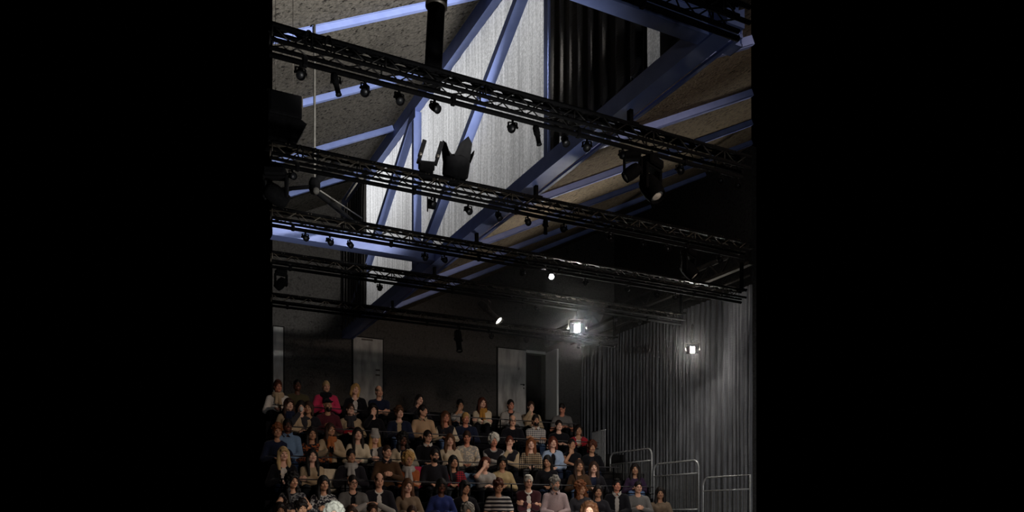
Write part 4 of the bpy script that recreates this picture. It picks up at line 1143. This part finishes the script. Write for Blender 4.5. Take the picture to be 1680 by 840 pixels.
# ------------------------------------------------------------------ the audience
#  px  py row yaw pitch roll lean arms skin hair haircolour top extras fem label
PEOPLE = """
456 634 A 20 5 0 .05 lap r side auburn long:white scarf:beige 0|person with reddish hair and pale scarf at the far left end of back row
488 632 A 10 0 0 .04 lap d crop black long:olive - 0|dark-skinned person in an olive green sweater in the back row
535 634 A 12 8 0 .05 clasp l crop light jacket:pink/dark scarf:black 0|person in a bright pink jacket with cropped blond hair and a black scarf
583 639 A 20 0 12 .03 lap p bob blonde jacket:black/white!v - 1|blonde woman in black jacket, head tilted, before the worn grey door
622 642 A 22 8 -8 .06 cross l bald bald short:navy - 0|bald man in a dark navy shirt with folded bare arms in the back row
688 656 A 25 -5 10 .05 neck,lap p longback dark long:dark - 1|dark-haired person in black touching the neck, alone against the black back wall
755 664 A 15 15 0 .12 mouth,cross m short black rolled:lightgrey - 0|person in a light grey shirt holding both hands before the face, back row
791 661 A 28 0 0 .08 cross p long auburn jacket:cream/dark scarf:mustard 1|woman with long auburn hair, mustard scarf and pale cardigan, arms folded
838 664 A 15 0 0 .04 lap r short dark jacket:lightgrey/dark hood:lightgrey 0|man in an open light grey hooded jacket in front of the open rear door
871 667 A 10 5 0 .08 mouth,lap p short brown long:beige - 0|person in a beige sweater pressing a hand to the mouth, before the dark doorway
922 670 A -25 35 0 .14 lap r crop dark short:grey - 0|man in a grey t-shirt bowing his head at the right end of the back row
474 664 B 25 0 0 .05 lap p longfringe brown jacket:beige/dark scarf:navy 1|woman with brown fringe, dark blue scarf and patterned beige jacket, second row
494 668 B 5 10 0 .02 mouth,lap p bob dark long:charcoal - 1|person half hidden behind others, drinking from a pale cup, second row
506 669 B -15 5 0 .05 lap m bob brown jacket:dark/beige!v - 1|brown-haired woman in a dark cardigan over a light beige blouse
538 665 B 20 -3 0 .06 clasp m none dark long:burgundy cap:black,beard:dark,hood:burgundy 0|bearded man in a black cap and burgundy hooded top
575 672 B 20 -5 8 .08 lap p short brown jacket:beige/dark glasses,scarf:charcoal 1|short-haired person with glasses, beige cardigan and thick dark scarf
612 672 B 10 5 0 .05 mouth,lap p bobfringe black long:black - 1|woman in black with a black fringe, hand over the mouth
655 677 B 25 0 -5 .05 lap p mop mid jacket:navy/beige - 0|boy with a mop of brown hair in a dark navy jacket
694 674 B 55 5 0 .10 lap l short dark long:tan+plaid+beige collar:beige 0|man in profile with dark hair and a tan checked shirt, second row
731 684 B 22 0 0 .05 lap r long mid vest:dark/cream!v - 1|brown-haired woman in a dark waistcoat with cream sleeves
764 686 B 18 8 0 .08 lap r short blonde jacket:navy/navy hood:lightgrey 0|fair-haired person in dark navy with a light grey hood, second row
841 690 B 5 10 0 .06 lap l bald grey jacket:black/black glasses 0|bald man with glasses in a black jacket below the open rear door
879 690 B 15 0 0 .05 cross m side dark rolled:navy+plaid+white beard:dark,collar:white 0|bearded man in a blue and white checked shirt with folded arms
917 698 B 10 0 0 .05 lap p short dark short:black - 0|man in a black t-shirt with short dark hair, near the right end of second row
949 707 B 15 0 0 .05 lap m bob dark jacket:red/white!v - 1|dark-haired woman in a red and white top at the right end of the second row
455 707 C 10 5 0 .08 lap m mop ginger long:navy - 0|person with orange hair cut by the left edge, third row
472 698 C 10 5 0 .06 lap d short black long:denim collar:denim 0|dark-skinned man in a blue denim jacket, third row
512 711 C 10 8 0 .05 lap m long dark long:dark+floral+rust - 1|long-haired woman in a dark flower-patterned top, third row
542 705 C 25 0 0 .08 hold m long brown jacket:beige/orange scarf:orange 1|long-haired person with an orange scarf holding a phone, third row
587 712 C 12 0 0 .06 lap p long dark long:cream - 1|long dark-haired woman in a plain cream jumper, third row
615 718 C 15 8 0 .08 clasp p long blonde jacket:charcoal/white beanie:lightgrey 1|blonde woman in a light grey knitted hat
661 721 C 20 5 0 .08 lap d longcurly black jacket:cream/dark - 1|woman with long dark curls and an open cream cardigan, third row
702 716 C 30 5 0 .05 lap l short dark long:black glasses,collar:white 0|man with glasses in a black sweater with a white shirt collar
738 722 C 8 5 0 .08 lap p long mid long:cream - 1|woman with long light brown hair over a cream top, right of the white-collared man
766 717 C -5 15 0 .10 lap r short brown long:lightgrey+floral+cream - 0|man with lowered eyes in a pale patterned shirt, third row
810 723 C 10 12 0 .06 cross r curly white vest:dark/lightgrey - 0|elderly person with white curly hair and pale grey sleeves folded
836 725 C 15 5 0 .10 chin,cross p short red vest:dark/beige - 1|red-haired person in a dark waistcoat resting the chin on one fist
871 728 C 5 5 0 .07 lap p long ginger long:beige+plaid+dark - 1|woman with long ginger hair and a patterned beige and black cardigan
907 726 C 12 3 0 .07 lap p bob red jacket:lightblue/black!v - 1|auburn-haired woman in a light blue denim jacket over a black top
938 729 C 20 0 0 .10 chin,cross m pony dark cap:black - 1|bare-armed person in a black sleeveless top with hand at the chin
971 734 C 15 5 0 .05 lap m curly auburn jacket:black/dark - 1|person with reddish curls in a long black coat at the right end of third row
465 745 D 10 0 0 .06 lap p longfringe light jacket:black/white!v - 1|woman with long light blonde hair and fringe, white blouse under black jacket
512 748 D 15 -5 0 .07 cross p long black long:beige - 1|woman with very long black hair and beige sleeves beside the hung cream coat
576 748 D 18 5 0 .06 clasp m short dark jacket:dark/white scarf:lightgrey 0|dark-haired person in a black coat with a white scarf and clasped hands
635 741 D 25 8 0 .08 clasp l crop brown long:brown collar:dark 0|balding man in a brown jacket, fourth row
670 754 D 15 5 0 .08 cross m curly blonde long:rust scarf:lightgrey 1|person with blond curls in a rust-coloured jacket, fourth row
713 747 D 30 5 0 .06 lap l short dark long:dark glasses,beard:dark 0|bearded man with glasses in a dark sweater, fourth row
744 758 D 25 0 0 .06 lap m long black jacket:red+plaid+dark/dark - 1|black-haired woman in a red and black checked jacket
796 761 D 40 25 10 .14 face,lap p bob red short:lightgrey - 1|red-haired person hiding the face behind a bare forearm
824 759 D 5 8 0 .06 lap m bobfringe black long:yellow - 1|smiling woman with black fringe in a pale yellow sweater
898 757 D -20 10 0 .08 lap m longback black long:black - 1|woman with black hair tied back in plain black, in front of the denim jacket
950 764 D 20 0 0 .06 lap m long brown long:brown - 1|woman with long brown hair in a brown coat, fourth row
974 767 D 5 0 0 .05 lap p long brown jacket:dark/navy - 1|pale-faced woman with brown hair in a dark coat at the curtain end of fourth row
1042 770 D -5 0 0 .05 lap m long dark long:purple - 1|dark-haired woman in dim purple clothes, topmost of the group beside the stair
480 789 E 30 5 0 .10 knees m longcurly black cap:dark+floral+grey - 1|bare-armed woman with black curls and a dark flowered top, lower left
531 793 E 20 8 0 .10 clasp m long black long:dark+floral+lightgrey - 1|black-haired woman in a black and grey patterned top, lower left
579 791 E 20 12 0 .08 clasp l crop dark jacket:grey/black glasses 0|person with glasses in a grey cardigan over black, looking down
622 788 E 10 15 0 .12 lap l bald brown jacket:dark/white - 0|balding person bent forward in a dark jacket with a strip of white shirt
669 797 E 15 8 0 .08 lap p long mid long:taupe - 1|woman with long brown hair over a grey-brown top, fifth row
724 797 E 10 15 0 .10 lap d bob black long:blue - 1|dark-haired person in a deep blue sweater, fifth row
763 800 E 30 5 0 .08 lap m bobfringe black short:black!w - 1|black-bobbed woman in a black top with a deep v neckline
818 798 E 15 12 0 .08 lap m mop auburn short:dark+stripe+lightgrey - 0|person in a black and grey striped t-shirt, fifth row
867 790 E 5 8 0 .06 cross l side white jacket:wine/white glasses 0|white-haired man with glasses in a dark burgundy jacket
911 793 E 30 8 0 .08 lap l mop grey long:pinkgrey beard:grey,collar:pinkgrey 0|grey-bearded man in a pale pinkish grey shirt
953 801 E 35 12 -10 .10 lap m longcurly ginger long:charcoal - 1|person with ginger curls bending over, left of the brightly lit head
981 806 E 10 5 0 .05 lap m longback dark long:dark - 1|shadowed person with dark tied hair right behind the brightly lit head
1012 796 E 15 0 0 .04 lap r side black jacket:black/lightgrey collar:lightgrey 0|dark-haired man in a black suit with a pale shirt collar
1047 799 E 10 8 0 .06 clasp l crop dark long:grey - 0|man with cropped hair in a grey jumper beside the stair
1083 809 E 5 5 0 .05 lap m long dark long:taupe - 1|long-haired woman in a grey-brown jumper, rightmost of the audience
459 838 F 15 5 0 .06 lap m bob dark long:dark - 1|head of a dark-haired person at the lower left corner, front row
495 834 F 15 5 0 .06 lap m mop dark long:burgundy - 0|head with tousled dark hair at the bottom edge below the flowered top
576 843 F 10 5 0 .06 lap l bob brown long:dark - 1|top of a brown-haired head at the bottom edge, right of the white-haired one
611 838 F 15 8 0 .06 headtop l side brown long:lightgrey - 0|front-row person with both hands laid on a brown-haired head
676 842 F 10 5 0 .06 lap l short brown long:charcoal - 0|top of a brown-haired head at the bottom edge below the long-haired woman
767 840 F 10 5 0 .06 lap l curly grey long:charcoal - 0|top of a grey curly head at the bottom edge below the v neckline
"""
SKN = {'crew': (.066, -.035, .055), 'v': (.062, -.075, .02), 'w': (.070, -.10, .0)}
def parse_top(s):
    neck = 'crew'
    if '!' in s: s, neck = s.split('!')
    st, c = s.split(':')
    c1, _, c2 = c.partition('/')
    m1 = cloth(*c1.split('+')); m2 = cloth(*c2.split('+')) if c2 else None
    return (st, m1, m2, SKN[neck])
def parse_ex(s):
    d = {}
    if s != '-':
        for e in s.split(','):
            k, _, c = e.partition(':')
            d[k] = M_GLASS if k == 'glasses' else hairmat(c) if k == 'beard' else cloth(c)
    return d
rp = random.Random(11)
lines = [l for l in PEOPLE.strip().splitlines()]
PPL = {}
def add_person(line, n=[0]):
    left, label = line.split('|'); v = left.split()
    px, py = float(v[0]), float(v[1]); k = v[2]
    yaw, pitch, roll, lean = (float(x) for x in v[3:7])
    arms = v[7].split(',') if ',' in v[7] else v[7]
    fem = v[13] == '1'
    hy = -lean
    # point of the head, then the seat below it
    hp = atY(px, py, ROWY[k] + hy * .9)
    face = -math.atan2(hp.x, hp.y) * .85 + rp.uniform(-.06, .06)
    cy, sy = math.cos(face), math.sin(face)
    hz = hp.z - ROWZ[k]
    hz = max(1.0, min(1.36, hz))
    hx = 0.0
    bx = hp.x - (-sy * hy); by = hp.y - cy * hy
    p = dict(hx=hx, hy=hy, hz=hz, fem=fem, stand=False, arms=arms, bulk=1.0 if not fem else .92, skin=v[8], hair=v[9], hairm=hairmat(v[10]), top=parse_top(v[11]), ex=parse_ex(v[12]),
             trm=M_TROU[rp.choice(['black', 'navy', 'jeans', 'grey', 'black'])], hyaw=math.radians(yaw) * .9, pitch=math.radians(pitch) , roll=math.radians(roll))
    o = figure(p)
    o.location = (bx, by, ROWZ[k]); o.rotation_euler = (0, 0, face)
    tag(o, label, 'person', 'spectators on the seating stand'); PPL[(px, py)] = (o, p)
    return o
if PEOPLE_ON:
    for i, l in enumerate(lines):
        if i % PEOPLE_STEP == 0: add_person(l)

# performers standing before the stand
def performer(px, pyc, Y, skinc, hair, hairc, top, label, trm='black', yaw=0, fem=False):
    hp = atY(px, pyc, Y); face = -math.atan2(hp.x, hp.y)
    p = dict(hx=0, hy=-.02, hz=hp.z, fem=fem, stand=True, arms='down', bulk=1.0, skin=skinc, hair=hair, hairm=hairmat(hairc), top=parse_top(top), ex={}, trm=M_TROU[trm], hyaw=yaw, pitch=0, roll=0)
    o = figure(p); o.location = (hp.x, hp.y, 0); o.rotation_euler = (0, 0, face)
    return tag(o, label, 'person')
performer(967, 842, 8.3, 'p', 'curlytop', 'mid', 'long:white', 'performer with brown curly hair, brightly lit, rising into view at the bottom')
performer(548, 846, 9.2, 'p', 'curly', 'white', 'long:lightgrey', 'person with pale white hair, out in front of the stand at the bottom left')

# ------------------------------------------------------------------ loose things among the audience
def at_row(px, py, k, dy=0.0): return atY(px, py, ROWY[k] + dy)
# coat over the backrest
p = at_row(540, 756, 'D', .13)
st = .016; F = Field(np.arange(-.24, .24, st), np.arange(-.12, .20, st), np.arange(-.50, .08, st))
for x in np.arange(-.17, .18, .03):
    w = .008 * math.sin(x * 60)
    F.cap((x, -.02 + w, 0), (x, -.05 + w * 2, -.42 + .02 * math.sin(x * 21)), .022, .026, .03); F.cap((x, -.02 + w, 0), (x, .12, -.01), .022, .022, .03); F.cap((x, .12, -.01), (x, .13 + w, -.30), .022, .024, .03)
o = link('coat', F.mesh('coat'), cloth('cream')); o.location = (p.x, ROWY['D'] + .13, ROWZ['D'] + .87)
tag(o, 'cream coat hung over the back of the bench beside the woman with very long hair', 'coat')
p = at_row(685, 760, 'D', .13)
F = Field(np.arange(-.14, .14, st), np.arange(-.12, .20, st), np.arange(-.40, .16, st))
for x in np.arange(-.08, .09, .03):
    F.cap((x, -.02, .06), (x * 1.1, -.05, -.30 + .02 * math.sin(x * 40)), .026, .03, .03); F.cap((x, -.02, .06), (x, .12, .0), .024, .022, .03)
o = link('coat', F.mesh('coat'), cloth('pink')); o.location = (p.x, ROWY['D'] + .13, ROWZ['D'] + .90)
tag(o, 'dull pink coat hung on the bench right of the rust-coloured jacket', 'coat')
def folded(px, py, k, col, w, name, label):
    p = at_row(px, py, k, .2)
    F = Field(np.arange(-w - .05, w + .05, st), np.arange(-.12, .14, st), np.arange(-.30, .09, st))
    for x in np.arange(-w, w + .01, .03):
        q = .01 * math.sin(x * 47)
        F.cap((x, -.045, .02 + q), (x, -.06 + q, -.20 + .03 * math.sin(x * 23)), .022, .026, .03); F.cap((x, -.045, .02 + q), (x, .05, .02), .022, .022, .03); F.cap((x, .05, .02), (x, .06, -.2), .022, .022, .03)
    o = link(name, F.mesh(name), cloth(col)); o.location = (p.x, ROWY[k] + .205, ROWZ[k] + .845)
    return tag(o, label, name)
folded(728, 802, 'E', 'white', .24, 'jacket', 'white jacket laid over the bench behind the person in deep blue')
folded(771, 761, 'D', 'denim', .17, 'jacket', 'pale denim jacket laid over the bench left of the face-hiding redhead')
# phone, cup, bag
def held(key, off):
    o, p = PPL.get(key, (None, None))
    if o is None: return None
    bpy.context.view_layer.update(); return o, p
h = held((542, 705), 0)
if h:
    o, p = h; N, Pv, S, ch, A = skeleton(p); q = (A[-1][1] + A[1][1]) / 2 + np.array([0, -.105, .03])
    t = thing('phone', 'small black phone held by the person with the orange scarf', 'phone', Vector(o.location) + Matrix.Rotation(o.rotation_euler.z, 3, 'Z') @ Vector(q), (-.6, 0, o.rotation_euler.z))
    obj('case', MB().box((-.036, -.004, -.07), (.036, .004, .07), bev=.003), M_BLACK, t); obj('screen', MB().box((-.033, .004, -.065), (.033, .0052, .065)), M_LENS, t)
h = held((494, 668), 0)
if h:
    o, p = h; N, Pv, S, ch, A = skeleton(p); q = A[-1][1] + np.array([.045, -.045, .075])
    t = thing('cup', 'pale paper cup held to the mouth of the half-hidden drinker', 'cup', Vector(o.location) + Matrix.Rotation(o.rotation_euler.z, 3, 'Z') @ Vector(q), (-.9, 0, o.rotation_euler.z))
    obj('cup_wall', MB().lathe([(0, -.04), (.027, -.04), (.036, .045), (.039, .048), (.036, .05), (.03, -.03), (0, -.034)], 16), cloth('white'), t)
h = held((575, 672), 0)
if h:
    o, p = h
    t = thing('handbag', 'red handbag lying in the lap of the person with the thick dark scarf', 'bag', Vector(o.location) + Matrix.Rotation(o.rotation_euler.z, 3, 'Z') @ Vector((.0, -.26, .60)), (0, 0, o.rotation_euler.z))
    F = Field(np.arange(-.17, .17, .012), np.arange(-.1, .1, .012), np.arange(-.03, .16, .012))
    F.ell((0, 0, .05), (.14, .065, .065), .02); F.cap((-.1, 0, .02), (.1, 0, .02), .05, k=.03); F.half((0, 0, -1), .0)
    obj('bag_body', F.mesh('bag_body'), cloth('red'), t)
    obj('handle', MB().tube([(.09 * math.cos(a), 0, .10 + .05 * math.sin(a)) for a in [k * PI / 10 for k in range(11)]], .008, 6), cloth('burgundy'), t)
# ------------------------------------------------------------------ light
def area(name, loc, aim, size, power, col=(1, 1, 1), sy=None, spread=PI):
    l = bpy.data.lights.new(name, 'AREA'); l.energy = power; l.color = col; l.size = size
    if sy: l.shape = 'RECTANGLE'; l.size_y = sy
    l.spread = spread
    o = bpy.data.objects.new(name, l); C.objects.link(o); o.location = loc
    o.rotation_euler = (Vector(aim) - Vector(loc)).to_track_quat('-Z', 'Y').to_euler(); return o
def spot(name, loc, aim, power, angle, blend=.5, r=.1, col=(1, 1, 1)):
    l = bpy.data.lights.new(name, 'SPOT'); l.energy = power; l.color = col; l.spot_size = math.radians(angle); l.spot_blend = blend; l.shadow_soft_size = r
    o = bpy.data.objects.new(name, l); C.objects.link(o); o.location = loc
    o.rotation_euler = (Vector(aim) - Vector(loc)).to_track_quat('-Z', 'Y').to_euler(); return o
# daylight from outside through the blind of the clerestory
area('daylight_outside', (6.3, 12.8, H + 7.0), (4.9, 12.6, H + 6.2), 11, 195, (.97, .98, 1.0), 1.8)
# unseen flood low on the stage, washing the left roof slope and the roof steel
def polar(p, az, el):
    az, el = math.radians(az), math.radians(el)
    return Vector(p) + Vector((math.sin(az) * math.cos(el), math.cos(az) * math.cos(el), math.sin(el)))
p1 = (4.3, 3.5, .6)
spot('roof_flood', p1, polar(p1, -28, 45), 1700, 50, .5, .35, (1.0, .985, .95))
p2 = (4.5, 5.62, H + 4.85)          # unseen spot added over the front tie beam to brighten the girder
spot('girder_fill', p2, polar(p2, -18, 13), 2000, 46, .22, .12, (1.0, .97, .92))
# broad weak fill from the stage side, added to lift the dark roof
spot('stage_fill', (3.0, -7.0, 1.0), (6.0, 12, H + 4.0), 480, 70, .6, .6, (.95, .97, 1.0))
# warm front light on the audience
spot('audience_spot', (8.6, -2.0, 6.4), (5.4, 15, 2.7), 1900, 38, .6, .4, (1.0, .80, .66))
# light on the side curtain
spot('curtain_spot', (6.0, -3.0, 1.6), (11.5, 14.5, 2.4), 1300, 34, .9, .15)
# spotlight of the performer
q = atY(967, 842, 8.3)
spot('performer_spot', (1.5, -3.0, 3.6), q, 9000, 7, .4, .1, (1, .95, .88))
q = atY(548, 846, 9.2)
spot('white_hair_fill', (.5, -3.0, 3.2), q, 5000, 5, .5, .1, (.96, 1, .95))  # fill added to brighten the white-haired head
q = atY(905, 431, 10.75)
spot('small_lamp_beam', q, atY(690, 640, 11.9), 420, 10, .5, .04)
w = bpy.data.worlds.new('black'); bpy.context.scene.world = w; w.use_nodes = True
w.node_tree.nodes['Background'].inputs[0].default_value = (0, 0, 0, 1); w.node_tree.nodes['Background'].inputs[1].default_value = 0

cam = bpy.data.cameras.new('camera'); co = bpy.data.objects.new('camera', cam); C.objects.link(co)
cam.sensor_width = 36; cam.lens = FPX / 1680 * 36; cam.shift_y = (850 - 420) / 1680; cam.clip_end = 100
co.location = (0, 0, CAM_H); co.rotation_euler = (PI / 2, 0, -TH)
sc = bpy.context.scene; sc.camera = co
vs = sc.view_settings; vs.view_transform = 'Standard'; vs.look = 'None'; vs.gamma = 1; vs.exposure = 0; vs.use_curve_mapping = False
# ------------------------------------------------------------------ thin stage haze hanging round the lit lamps
hz = MB().prism([(3.3, 10.4, 3.6), (10.0, 10.5, 3.6), (11.3, 18.3, 3.6), (4.4, 18.3, 3.6)], (0, 0, 2.2))
m = bpy.data.materials.new('thin_stage_haze'); m.use_nodes = True; nt = m.node_tree; nt.nodes.remove(nt.nodes['Principled BSDF'])
v = node(nt, 'ShaderNodeVolumeScatter', Density=.0055, Anisotropy=.88); nt.links.new(v.outputs[0], nt.nodes['Material Output'].inputs['Volume'])
o = obj('haze', hz, m); tag(o, 'thin haze hanging in the air around the lit lamps', 'haze', kind='stuff')
